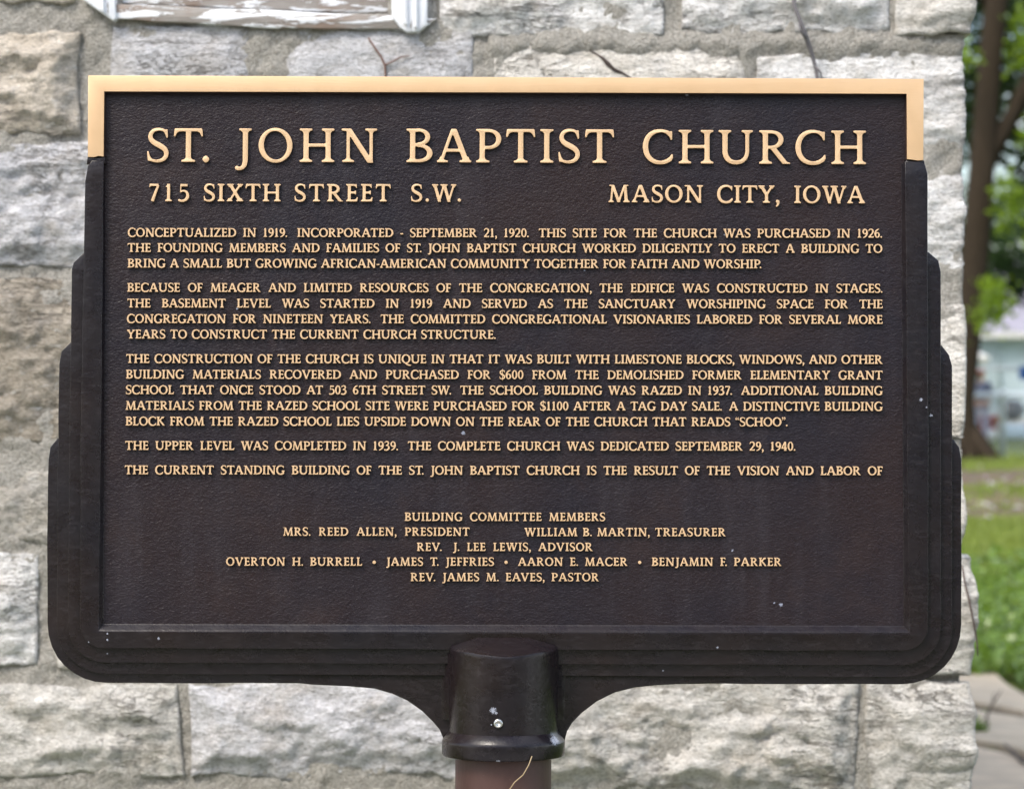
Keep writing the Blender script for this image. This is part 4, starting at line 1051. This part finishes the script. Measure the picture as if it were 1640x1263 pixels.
# ---- leaf clouds
def leaf_mat(name, ca, cb, trans=.5, rough=.45):
    q = NM(name, rough, spec=.4); v = q.pos(); oi = q.n('ShaderNodeNewGeometry')
    c = q.mix(q.noise(v, 1.1, 3), ca, cb); c = q.mix(oi.outputs['Random Per Island'], c, tuple(x*1.6 for x in cb)); q.col(c)
    tr = q.n('ShaderNodeBsdfTranslucent'); mx_ = q.n('ShaderNodeMixShader'); mx_.inputs[0].default_value = trans
    cc = q.mix(1.0, c, (1.7, 1.6, .7), 'MULTIPLY'); q.l(cc, tr.inputs['Color'])
    q.l(q.b.outputs[0], mx_.inputs[1]); q.l(tr.outputs[0], mx_.inputs[2]); q.l(mx_.outputs[0], q.o.inputs[0]); M[name] = q.m; return q.m
leaf_mat('leaf_dark', (.006, .020, .004), (.020, .042, .008), .35)
leaf_mat('leaf_mid', (.020, .048, .007), (.070, .115, .014), .5)  # brighter and yellower than the dark leaves: sunlight painted into the colour
leaf_mat('leaf_sunlit', (.06, .12, .012), (.15, .22, .02), .5)  # sunlit leaf patches, their light put into the colour
leaf_mat('leaf_cover', (.045, .095, .018), (.12, .185, .04), .35, .25)
leaf_mat('blade', (.075, .12, .02), (.17, .21, .045), .35, .5)
def leaves(C, size, flat=0.0, asp=.55, rg=nr):
    n = len(C); size = np.broadcast_to(size, n)
    a = rg.normal(size=(n, 3)); a[:, 2] *= (1-flat); a /= np.linalg.norm(a, axis=1)[:, None]
    b = rg.normal(size=(n, 3)); b[:, 2] *= (1-flat); b -= a*(a*b).sum(1)[:, None]; b /= np.linalg.norm(b, axis=1)[:, None]
    nn = np.cross(a, b)
    L = size[:, None]; V = np.stack([C-a*L*.5, C+b*L*asp*.5+nn*L*.1, C+a*L*.5, C-b*L*asp*.5+nn*L*.1], 1).reshape(-1, 3)
    return V, np.arange(4*n).reshape(n, 4)
def tree(name, label, x, y, r0, hgt, crown, mat, n, leaf, lean=(0, 0), pts=None, seed=0, group='trees beyond the lawn', bark='bark', limbs=7):
    rg = np.random.default_rng(seed); rr = random.Random(seed)
    root = empty(name, (x, y, 0)); tag(root, label, 'tree', group)
    tm = MB()
    if pts is None:
        pts = [(0, 0, -.1, r0*1.5), (0, 0, .35, r0*1.08)]+[(lean[0]*t+rr.uniform(-.1, .1), lean[1]*t, hgt*t, r0*(1-.6*t)) for t in (.15, .3, .45, .6, .75, .9)]
    tm.tube([p[:3] for p in pts], [p[3] for p in pts], 14)
    cx_, cy_, cz_, rx_, ry_, rz_ = crown
    for k in range(limbs):
        i = rr.randrange(len(pts)//2, len(pts)); p = Vector(pts[i][:3]); a = rr.uniform(0, 2*PI)
        e = Vector((cx_+math.cos(a)*rx_*.8, cy_+math.sin(a)*ry_*.8, cz_+rr.uniform(-.5, .6)*rz_)); m = (p+e)/2+Vector((0, 0, -.3))
        tm.tube([p, m, e], [pts[i][3]*.5, pts[i][3]*.3, .03], 6)
    tm.build('trunk', M[bark], root, smooth=True)
    # clumps through the crown
    nc = 70; u = rg.normal(size=(nc, 3)); u /= np.linalg.norm(u, axis=1)[:, None]; rad = rg.uniform(.35, 1, nc)**.6
    cc = np.array([cx_, cy_, cz_])+u*rad[:, None]*np.array([rx_, ry_, rz_])
    idx = rg.integers(0, nc, n); w = rg.normal(size=(n, 3))*np.array([1, 1, .7])*min(rx_, rz_)*rg.uniform(.09, .20, nc)[idx][:, None]
    C = cc[idx]+w; V, F = leaves(C, rg.uniform(.7, 1.3, n)*leaf, rg=rg)
    mesh('crown', V, F, M[mat], root, None, False)
    return root
q = NM('bark', .95, spec=.1); v = q.obj(); f = q.noise(v, 7, 7, .7, sc=(3, 3, .5)); q.col(q.mix(f, (.018, .014, .010), (.070, .052, .036))); q.bump(f, 1, .06); M['bark'] = q.m
# the leaning tree by the fence: trunk drawn from the photograph
YT = 39.0
def tp(px, py, r): p = at(px, py, YT); return (p[0], 0, p[2], r)
bx0 = at(1553, 735, YT)[0]
P_ = [(1556, 742, .42), (1551, 722, .28), (1545, 690, .20), (1542, 640, .19), (1548, 560, .22), (1556, 470, .225), (1564, 380, .23), (1571, 290, .22), (1578, 200, .205), (1585, 110, .20), (1594, 20, .195), (1604, -90, .18), (1612, -260, .15), (1618, -450, .11), (1620, -700, .06)]
P_ = [tp(*p) for p in P_]; P_ = [(a-bx0, b, c, r) for a, b, c, r in P_]
big = tree('leaning_tree', 'large leaning tree with bare dark trunk just beyond the wall corner', bx0, YT, .3, 12, (1.0, 2.5, 13.0, 5.0, 4.0, 4.4), 'leaf_mid', 9000, .19, pts=P_, seed=3, group=None, limbs=5)
tm = MB(); pa = [(1578, 268, .14), (1598, 225, .13), (1622, 180, .12), (1650, 120, .11), (1700, 20, .09), (1760, -160, .05)]
tm.tube([(tp(*p)[0]-bx0, 0, tp(*p)[2]) for p in pa], [p[2] for p in pa], 10)
tm.build('limb', M['bark'], big, smooth=True)
# root flare to the right of the base
for dx_, dy_ in ((.45, -.1), (.3, -.5), (-.4, -.3), (-.1, .5), (.42, .3)):
    tm = MB(); tm.tube([(0, 0, .55), (dx_*.55, dy_*.5, .26), (dx_*1.0, dy_, .05), (dx_*1.3, dy_*1.2, -.05)], [.17, .13, .09, .04], 8); tm.build('root_flare', M['bark'], big, smooth=True)
# leafy sprays that hang in front of the roof line
def spray(cs, n, size, r, mat, Y):
    C = []
    for (a, b) in cs:
        p = at(a, b, Y)-np.array([bx0, YT, 0]); C.append(p+nr.normal(size=(n, 3))*r)
    V, F = leaves(np.vstack(C), nr.uniform(.7, 1.3, n*len(cs))*size); mesh('foliage', V, F, M[mat], big, None, False)
spray([(1582, 500), (1596, 492), (1588, 478), (1604, 488), (1580, 512), (1594, 506), (1590, 460)], 55, .13, .13, 'leaf_sunlit', 38)
spray([(1640, 470), (1655, 440), (1632, 440), (1620, 450), (1680, 470), (1600, 445), (1575, 440), (1612, 425), (1640, 415)], 110, .15, .20, 'leaf_dark', 40)
spray([(1608, 300), (1626, 310), (1640, 335), (1614, 345), (1632, 90), (1640, 60), (1636, 30), (1548, 90), (1650, 220), (1655, 380)], 50, .14, .13, 'leaf_sunlit', 38.3)
# crowns behind, close over the roofs
for i, (x, y, h_, cx_, cz_, rx_, rz_, n, mt, lb) in enumerate([
    (11.5, 46, 11, 0, 8.6, 4.4, 4.0, 17000, 'leaf_dark', 'dark broadleaf tree standing just behind the leaning trunk'),
    (6.2, 50, 12, 0, 9.0, 4.6, 4.6, 12000, 'leaf_dark', 'dark tree on the left of the leaning trunk, mostly hidden by the church'),
    (16.5, 52, 13, 0, 9.6, 5.0, 5.0, 12000, 'leaf_mid', 'bright green tree to the right of the dark tree over the house'),
    (10.8, 88, 9, 0, 4.8, 7, 3.6, 9000, 'leaf_dark', 'tall tree rising directly behind the pale house'),
    (20, 86, 9, 0, 5.0, 7, 3.6, 9000, 'leaf_dark', 'tall tree behind the right end of the pale house'),
    (0.0, 60, 12, 0, 8, 5, 4.6, 8000, 'leaf_dark', 'dark tree far left behind the church'),
    (24, 56, 12, 0, 8.5, 5, 4.8, 8000, 'leaf_mid', 'broad green tree at the far right of the lawn'),
    (-9, 62, 12, 0, 8, 6, 4.6, 8000, 'leaf_mid', 'green tree at the far left beyond the church')]):
    tree('broadleaf_tree', lb, x, y, .26, h_, (cx_, 0, cz_, rx_, rx_*.8, rz_), mt, n, .20 if y < 80 else .34, seed=40+i)
# unseen trees added behind the viewer to darken reflections and block low sky
for i, (x, y, lb) in enumerate([(-17, -19, 'added unseen dark tree furthest left behind the viewer'), (-8.5, -22, 'added unseen dark tree left of centre behind the viewer'), (0, -20, 'added unseen dark tree straight behind the viewer'), (8.5, -23, 'added unseen dark tree right of centre behind the viewer'), (17, -19, 'added unseen dark tree furthest right behind the viewer')]):
    tree('added_tree', lb, x, y, .22, 7, (0, 0, 4.6, 5.0, 3.0, 4.2), 'leaf_dark', 6000, .34, seed=80+i, group='added unseen trees behind the viewer')
# far hedge row closing the view
C = np.stack([nr.uniform(-70, 90, 16000), nr.uniform(96, 104, 16000), nr.uniform(0, 1, 16000)], 1); C[:, 2] = C[:, 2]*(3.5+2.5*vn(C[:, 0]/6, 0.5, seed=2))
V, F = leaves(C, nr.uniform(.7, 1.4, len(C))*.7); tag(mesh('distant_foliage', V, F, M['leaf_dark'], None, None, False), 'mass of dark trees closing the view behind the house', 'trees', kind='stuff')
# leafy ground cover beside the path, grass further out
n = 52000; X = nr.uniform(1.0, 7.5, n); Y = nr.uniform(8.2, 18.5, n); k = nr.random(n) < np.clip((18.5-Y)/6+.35*(fbm(X, Y, seed=31)-.5), 0, 1)**1.5; X, Y = X[k], Y[k]
ok = ~((X < 2.62-.25*(Y-8.2)*1.0) & (Y < 9.2)) & (Y > 8.35+.35*(vn(X*2, 1.0, seed=4)-.5)+np.clip((2.9-X)*.55, 0, .5)-np.clip(X-2.15, 0, .9)*1.3)
X, Y = X[ok], Y[ok]; hh = .03+.10*fbm(X*1.6, Y*1.6, seed=6)
C = np.stack([X, Y, hh*nr.uniform(.3, 1.1, len(X))], 1)
V, F = leaves(C, nr.uniform(.6, 1.3, len(X))*.075, flat=.55, asp=.8); V[:, 2] = np.maximum(V[:, 2], .004)
tag(mesh('ground_cover', V, F, M['leaf_cover'], None, None, False), 'bright green leafy weeds growing along the flagstone path', 'ground cover', kind='stuff')
tf = gpt(1568, 1185); C = tf+np.abs(nr.normal(size=(160, 3)))*np.array([.025, .03, .02])*np.array([1, 1, 1])+np.array([-.02, 0, .035])
V, F = leaves(C, .022); o = mesh('tuft', V, F, M['leaf_cover'], wd, None, False); o.matrix_parent_inverse = Matrix.Translation(-wd.location)
def blades(n, xr, yr, h, mat, name, label, avoid=None):
    X = nr.uniform(*xr, n); Y = nr.uniform(*yr, n)
    if avoid is not None: k = avoid(X, Y); X, Y = X[k], Y[k]; n = len(X)
    a = nr.uniform(0, 2*PI, n); w = .004+.00045*(Y+3); H = h*(1+.5*(Y > 21))*nr.uniform(.5, 1.2, n)*(.6+.8*vn(X*1.3, Y*1.3, seed=12)); lx, ly = nr.normal(size=n)*.45*H, nr.normal(size=n)*.45*H
    V = np.stack([np.stack([X-np.cos(a)*w, Y-np.sin(a)*w, 0*X], -1), np.stack([X+np.cos(a)*w, Y+np.sin(a)*w, 0*X], -1), np.stack([X+lx, Y+ly, H], -1)], 1).reshape(-1, 3)
    tag(mesh(name, V, np.arange(3*n).reshape(n, 3), M[mat], None, None, False), label, 'grass', kind='stuff')
nb = lambda X, Y: ~(((X < 2.7) & (X > 1.2) & (Y < 9.6) & (Y > 4.8)) | ((X > -2.3) & (X < XC+.06) & (Y > YW-.08) & (Y < YW+6.1)))
blades(150000, (1.2, 9), (12.5, 28), .075, 'blade', 'lawn_grass', 'short mown yellow-green grass of the lawn', lambda X, Y: ~((Y > 22.1) & (Y < 27.2) & (nr.random(len(X)) < .82)))
blades(60000, (2, 14), (27, 42), .09, 'blade', 'lawn_grass', 'sunlit grass strip of the lawn in front of the wire fence', lambda X, Y: ~((Y > 29) & (Y < 34.6) & (nr.random(len(X)) < .82)))
blades(60000, (-2.6, 3.5), (-.5, 9), .09, 'blade', 'lawn_grass', 'grass round the foot of the marker post and the church wall', nb)
# ================================================================== chain-link fence
simple('galvanised', (.58, .64, .70), .45, .1, .15, 5)
fe = empty('chain_link_fence', (gpt(1606, 741)[0], 40, 0)); tag(fe, 'galvanised chain-link fence across the lawn in front of the pale house', 'fence')
FY = gpt(1606, 741)[1]; FXp = gpt(1606, 741)[0]; fe.location = (FXp, FY, 0)
for k in range(-4, 6):
    m = MB(); m.lathe([(.037, -.05), (.037, 1.17), (.045, 1.18), (.042, 1.22), (.015, 1.25)], (k*2.6, 0, 0), 12)
    if k == 0: m.v = [(x*1.5, y*1.5, z) for x, y, z in m.v]
    m.build('fence_post', M['galvanised'], fe, smooth=True)
m = MB(); m.tube([(-10.6, 0, 1.16), (13.2, 0, 1.16)], .042, 10); m.build('top_rail', M['galvanised'], fe, smooth=True)
m = MB(); s_ = .055; x = -10.4
while x < 13:                                  # woven diamonds
    for d in (-1, 1):
        m.add([(x-.0022, 0.012*d, .04), (x+.0022, .012*d, .04), (x+d*1.1+.0022, .012*d, 1.14), (x+d*1.1-.0022, .012*d, 1.14)], [(0, 1, 2, 3)])
    x += .075
mm = m.build('wire_mesh', M['galvanised'], fe); mm['kind'] = 'stuff'
# taller rail fence further back, with a blue cloth on it
rf = empty('rear_rail_fence', (13, 50, 0)); tag(rf, 'taller thin pipe rail fence standing close in front of the pale house', 'fence')
zr = at(1600, 590, 50)[2]
m = MB(); m.tube([(-8, 0, zr), (10, 0, zr)], .04, 8); m.build('top_rail', M['galvanised'], rf, smooth=True)
for k in range(-3, 4):
    m = MB(); m.tube([(k*2.9-.6, 0, 0), (k*2.9-.6, 0, zr-.02)], .028, 8); m.build('fence_post', M['galvanised'], rf, smooth=True)
simple('blue_cloth', (.03, .10, .32), .9, 0, .2, 8)
V, F = [], []; c0 = at(1644, 588, 49.95)
for i in range(13):
    for j in range(9):
        V.append((c0[0]-.16+i*.028+.01*math.sin(j), 49.93-.02*math.sin(i*1.4)*(j/8), c0[2]+.02-j*.035))
for i in range(12):
    for j in range(8): a = i*9+j; F.append((a, a+1, a+10, a+9))
o = mesh('blue_cloth', V, F, M['blue_cloth']); so = o.modifiers.new('s', 'SOLIDIFY'); so.thickness = .008
tag(o, 'small blue cloth hanging on the rear rail at the right edge', 'cloth')
# ================================================================== pale house
YH = 68.0
simple('siding_paint', (.46, .56, .62), .6, 0, .08, 3); simple('trim_paint', (.62, .62, .60), .6, 0, .08, 3); simple('shingle', (.30, .29, .35), .9, 0, .25, 3, .6, 12); simple('concrete', (.40, .39, .37), .9); simple('dark_glass', (.08, .10, .12), .1, 0, .1)
hx0, hx1 = 10.4, 27.0; house = empty('pale_house', ((hx0+hx1)/2, YH, 0)); tag(house, 'single-storey pale blue-grey house with lavender-grey roof behind the fences', 'house')
hc = (hx0+hx1)/2; ez = at(1600, 541, YH)[2]
m = MB(); m.box((hx0-hc, .05, 0), (hx1-hc, 8, ez)); m.build('wall', M['siding_paint'], house)
m = MB(); m.box((hx0-hc-.03, -.03, 0), (hx1-hc+.03, .04, .25)); m.build('foundation', M['concrete'], house)
k = 0; z = .25
while z < ez-.05:
    m = MB(); a_, b_ = hx0-hc-.01, hx1-hc+.01
    m.add([(a_, -.028, z), (b_, -.028, z), (b_, .0, z+.19), (a_, .0, z+.19), (a_, .05, z), (b_, .05, z), (b_, .05, z+.19), (a_, .05, z+.19)], [(0, 1, 2, 3), (0, 4, 5, 1), (3, 2, 6, 7), (0, 3, 7, 4), (1, 5, 6, 2)])
    m.build('siding_board', M['siding_paint'], house); z += .19
m = MB(); m.box((hx0-hc-.35, -.45, ez-.02), (hx1-hc+.35, -.33, ez+.15)); m.build('gutter', M['trim_paint'], house)
m = MB(); m.box((hx0-hc-.35, -.33, ez+.0), (hx1-hc+.35, .06, ez+.03)); m.build('soffit', M['trim_paint'], house)
m = MB(); rz = 2.3; a_, b_ = hx0-hc-.4, hx1-hc+.4
m.add([(a_, -.40, ez+.13), (b_, -.40, ez+.13), (b_, 4, ez+rz), (a_, 4, ez+rz), (b_, 8.4, ez+.13), (a_, 8.4, ez+.13), (a_, 4, ez+rz-.14), (b_, 4, ez+rz-.14), (a_, -.36, ez+.04), (b_, -.36, ez+.04), (b_, 8.36, ez+.04), (a_, 8.36, ez+.04)],
      [(0, 1, 2, 3), (3, 2, 4, 5), (8, 6, 7, 9), (6, 11, 10, 7), (0, 3, 6, 8), (3, 5, 11, 6), (1, 9, 7, 2), (2, 7, 10, 4), (0, 8, 9, 1), (5, 4, 10, 11)]); roof = m.build('roof', M['shingle'], house)
m = MB(); vp = at(1606, 520, YH+.6)
m.lathe([(.11, ez+.1), (.11, ez+1.0), (.17, ez+1.02), (.17, ez+1.12), (.02, ez+1.2)], (vp[0]-hc, .9, 0), 14); m.build('vent_pipe', M['trim_paint'], roof, smooth=True)
m = MB(); dxp = at(1600, 600, YH)[0]-hc; m.tube([(dxp, -.40, ez), (dxp, -.12, ez-.22), (dxp, -.08, ez-.4), (dxp, -.08, .1)], .045, 8); m.build('downspout', M['siding_paint'], house, smooth=True)
# small porch roof
p0, p1, p2 = at(1540, 548, YH-1.6), at(1584, 571, YH-1.6), at(1558, 549, YH-1.6)
m = MB(); zz = p1[2]
m.add([(hx0-hc-.3, -1.7, zz), (p1[0]-hc, -1.7, zz), (p1[0]-hc-.5, -.05, zz+.42), (hx0-hc-.3, -.05, zz+.42), (hx0-hc-.3, -1.7, zz-.1), (p1[0]-hc, -1.7, zz-.1), (p1[0]-hc, -.05, zz-.1), (hx0-hc-.3, -.05, zz-.1)],
      [(0, 1, 2, 3), (4, 5, 1, 0), (5, 6, 2, 1), (4, 7, 6, 5), (0, 3, 7, 4)]); m.build('porch_roof', M['trim_paint'], house)
for xx in (hx0-hc-.1, p1[0]-hc-.15):
    m = MB(); m.box((xx-.06, -1.6, 0), (xx+.06, -1.48, zz-.1)); m.build('porch_post', M['trim_paint'], house)
for xx in (16.4, 22.5):
    f_ = MB(); a_ = xx-hc
    for (u, w_) in (((a_-.6, 1.0), (a_+.6, 1.08)), ((a_-.6, 2.12), (a_+.6, 2.2)), ((a_-.6, 1.08), (a_-.52, 2.12)), ((a_+.52, 1.08), (a_+.6, 2.12)), ((a_-.52, 1.57), (a_+.52, 1.62))): f_.box((u[0], -.06, u[1]), (w_[0], .0, w_[1]))
    wf = f_.build('window', M['trim_paint'], house); m = MB(); m.box((a_-.52, -.035, 1.08), (a_+.52, -.03, 2.12)); m.build('pane', M['dark_glass'], wf)
m = MB(); m.box((18.9-hc, -.05, .25), (19.8-hc, -.03, 2.3)); dr = m.build('door', M['trim_paint'], house); m = MB(); m.lathe([(.03, -.10), (.03, -.05)], (19.7-hc, 0, 1.25), 10, 'y'); m.build('handle', M['galvanised'], dr)
# ================================================================== things on the far lawn
simple('red_plastic', (.45, .05, .04), .45, 0, .2); simple('yellow_plastic', (.65, .42, .06), .45, 0, .2); simple('white_plastic', (.75, .75, .74), .4, 0, .1); simple('black_enamel', (.03, .035, .045), .35, 0, .2); simple('pale_blue_plastic', (.45, .58, .70), .4, 0, .15)
def bucket(px, py, Y, r, h, mat, label):
    p = at(px, py, Y); root = empty('bucket', (p[0], Y, 0)); tag(root, label, 'bucket')
    m = MB(); m.lathe([(r*.75, 0), (r, h), (r*1.06, h), (r*1.06, h-.02), (r*.97, h-.02), (r*.72, .02)], (0, 0, 0), 20); m.build('pail', M[mat], root, smooth=True)
    m = MB(); m.tube([(r*math.cos(t), 0, h+r*.9*math.sin(t)) for t in np.linspace(0, PI, 12)], .008, 6); m.build('handle', M['galvanised'], root, smooth=True)
bucket(1582, 690, 58, .26, .5, 'red_plastic', 'red bucket standing right of the person, beyond the fence')
bucket(1598, 690, 60, .22, .42, 'yellow_plastic', 'yellow bucket between the red one and the dark grill')
b = empty('ball', (at(1588, 690, 54)[0], 54, 0)); tag(b, 'pale white ball on the grass in front of the red bucket', 'ball')
m = MB(); m.lathe([(max(.001, .13*math.sin(t)), .13-.13*math.cos(t)) for t in np.linspace(0, PI, 14)], (0, 0, 0), 20); m.build('ball_skin', M['white_plastic'], b, smooth=True)
gp = at(1622, 690, 58); gr_ = empty('kettle_grill', (gp[0], 58, 0)); tag(gr_, 'dark round kettle grill on legs beyond the fence, right of the thick post', 'grill')
m = MB(); m.lathe([(max(.002, .30*math.sin(t)), .62-.24*math.cos(t)) for t in np.linspace(0, PI/2, 8)], (0, 0, 0), 24); m.build('bowl', M['black_enamel'], gr_, smooth=True)
m = MB(); m.lathe([(max(.002, .305*math.cos(t)), .63+.26*math.sin(t)) for t in np.linspace(0, PI/2, 8)], (0, 0, 0), 24); ld = m.build('lid', M['black_enamel'], gr_, smooth=True)
m = MB(); m.tube([(-.08, 0, .89), (-.07, 0, .96), (.07, 0, .96), (.08, 0, .89)], .015, 6); m.build('handle', M['galvanised'], ld)
for a_ in (90, 210, 330): m = MB(); m.tube([(.16*math.cos(math.radians(a_)), .16*math.sin(math.radians(a_)), .45), (.3*math.cos(math.radians(a_)), .3*math.sin(math.radians(a_)), 0)], .014, 6); m.build('leg', M['galvanised'], gr_)
pp = at(1637, 690, 56); pl = empty('paddling_pool', (pp[0]+.1, 56, 0)); tag(pl, 'pale blue round paddling pool on the grass at the right edge', 'pool')
m = MB(); m.lathe([(.60, 0), (.66, .10), (.64, .2), (.68, .30), (.63, .33), (.58, .28), (.57, .05), (.01, .04)], (0, 0, 0), 32); m.build('pool_wall', M['pale_blue_plastic'], pl, smooth=True)
# ================================================================== person
YP = 53.5
ppos = at(1571, 700, YP); person = empty('person', (ppos[0], YP, 0), (0, 0, math.radians(-25))); person.scale = (.96, .96, .935)
tag(person, 'person in a red cap and grey-blue shirt standing beyond the fence by the leaning tree', 'person')
simple('skin_tone', (.34, .19, .13), .6, 0, .08); simple('shirt_cloth', (.15, .17, .25), .9, 0, .15, 8); simple('trouser_cloth', (.28, .28, .38), .9, 0, .15, 8); simple('cap_cloth', (.60, .015, .02), .8, 0, .1); simple('shoe_leather', (.05, .05, .06), .6); simple('hair', (.04, .03, .02), .8)
def skin(name, verts, edges, radii, mat, parent, root_i=0, sub=1):
    me = bpy.data.meshes.new(name); me.from_pydata(verts, edges, []); o = bpy.data.objects.new(name, me); COL.objects.link(o)
    o.modifiers.new('k', 'SKIN'); o.modifiers.new('s', 'SUBSURF').levels = sub; o.modifiers['s'].render_levels = sub
    if not me.skin_vertices: me.skin_vertices.new()
    for i, r in enumerate(radii): me.skin_vertices[0].data[i].radius = (r, r) if not hasattr(r, '__len__') else r; me.skin_vertices[0].data[i].use_root = i == root_i
    dg = bpy.context.evaluated_depsgraph_get(); m2 = bpy.data.meshes.new_from_object(o.evaluated_get(dg)); m2.name = name
    bpy.data.objects.remove(o); bpy.data.meshes.remove(me); m2.materials.clear(); m2.materials.append(mat)
    m2.polygons.foreach_set('use_smooth', np.ones(len(m2.polygons), bool))
    o = bpy.data.objects.new(name, m2); COL.objects.link(o); o.parent = parent; return o
V, E, Rr = [], [], []
def jn(p, r, par=None):
    V.append(p); Rr.append(r); i = len(V)-1
    if par is not None: E.append((par, i))
    return i
pel = jn((0, 0, .94), (.15, .11)); ab = jn((0, 0, 1.10), (.135, .10), pel); ch = jn((0, .01, 1.30), (.16, .11), ab); nk0 = jn((0, .01, 1.44), (.07, .06), ch); nk = jn((0, -.01, 1.50), (.052, .052), nk0)
hd = jn((0, -.03, 1.57), (.070, .082), nk); hd2 = jn((0, -.03, 1.66), (.075, .09), hd); jn((0, -.02, 1.72), (.05, .06), hd2)
for sx in (-1, 1):
    sh = jn((sx*.17, .01, 1.40), .058, ch); el = jn((sx*.24, .02, 1.13), .042, sh); wr = jn((sx*.22, -.12, .92), .028, el); hn = jn((sx*.215, -.15, .86), (.036, .018), wr)
    for f_, ln in ((-.026, .055), (-.009, .068), (.009, .062), (.024, .045)):
        k1 = jn((sx*.21+f_*.6, -.165+f_*.5, .82), .009, hn); jn((sx*.205+f_*.6, -.175+f_*.5, .82-ln*.8), .007, k1)
    t1 = jn((sx*.19, -.185, .845), .010, hn); jn((sx*.185, -.205, .815), .008, t1)
    hp = jn((sx*.09, 0, .86), .088, pel); kn = jn((sx*.11, -.02, .49), .058, hp); an = jn((sx*.115, .01, .10), .038, kn); jn((sx*.125, -.12, .04), (.04, .03), an)
body = skin('body', V, E, Rr, M['skin_tone'], person)
# face: nose and ears as small masses on the head
m = MB(); m.tube([(0, -.11, 1.66), (0, -.135, 1.625), (0, -.115, 1.61)], [.008, .014, .008], 6); m.build('nose', M['skin_tone'], person, smooth=True)
for sx in (-1, 1):
    m = MB(); m.tube([(sx*.074, -.02, 1.665), (sx*.088, -.015, 1.645), (sx*.074, -.02, 1.61)], [.008, .012, .007], 6); m.build('ear', M['skin_tone'], person, smooth=True)
    m = MB(); m.lathe([(.001, -.118), (.010, -.114), (.011, -.10)], (sx*.03, 0, 1.65), 8, 'y'); m.build('eye', M['shoe_leather'], person)
V, E, Rr = [], [], []
a = jn((0, 0, .90), (.165, .125)); b = jn((0, 0, 1.10), (.160, .125), a); c = jn((0, .01, 1.31), (.18, .13), b); jn((0, .01, 1.43), (.085, .075), c)
for sx in (-1, 1): s1_ = jn((sx*.18, .01, 1.39), .075, c); jn((sx*.235, .02, 1.17), .068, s1_)
skin('shirt', V, E, Rr, M['shirt_cloth'], person)
V, E, Rr = [], [], []
a = jn((0, 0, .93), (.155, .118))
for sx in (-1, 1): h1 = jn((sx*.09, 0, .84), .100, a); k1 = jn((sx*.11, -.02, .49), .080, h1); jn((sx*.115, .0, .10), .068, k1)
skin('trousers', V, E, Rr, M['trouser_cloth'], person)
m = MB(); m.lathe([(.098, 0), (.100, .03), (.085, .085), (.05, .115), (.002, .122)], (0, -.025, 1.675), 20); cap = m.build('cap', M['cap_cloth'], person, smooth=True)
m = MB(); m.lathe([(.088, -.06), (.092, 0), (.085, .02)], (0, -.010, 1.665), 20); m.build('hair', M['hair'], person, smooth=True)
V = []; F = []
for k in range(9):
    t = PI+PI*k/8; V += [(.095*math.cos(t), -.03+.095*math.sin(t), 1.69), (.085*math.cos(t), -.06+.16*math.sin(t), 1.675), (.085*math.cos(t), -.06+.16*math.sin(t), 1.667), (.095*math.cos(t), -.03+.095*math.sin(t), 1.682)]
for k in range(8):
    for j in range(4): F.append((4*k+j, 4*k+(j+1) % 4, 4*k+4+(j+1) % 4, 4*k+4+j))
mesh('cap_peak', V, F, M['cap_cloth'], cap)
for sx in (-1, 1):
    m = MB(); m.tube([(sx*.115, .06, .045), (sx*.12, -.03, .05), (sx*.13, -.14, .035), (sx*.13, -.18, .03)], [.045, .05, .042, .02], 10); m.build('shoe', M['shoe_leather'], person, smooth=True)
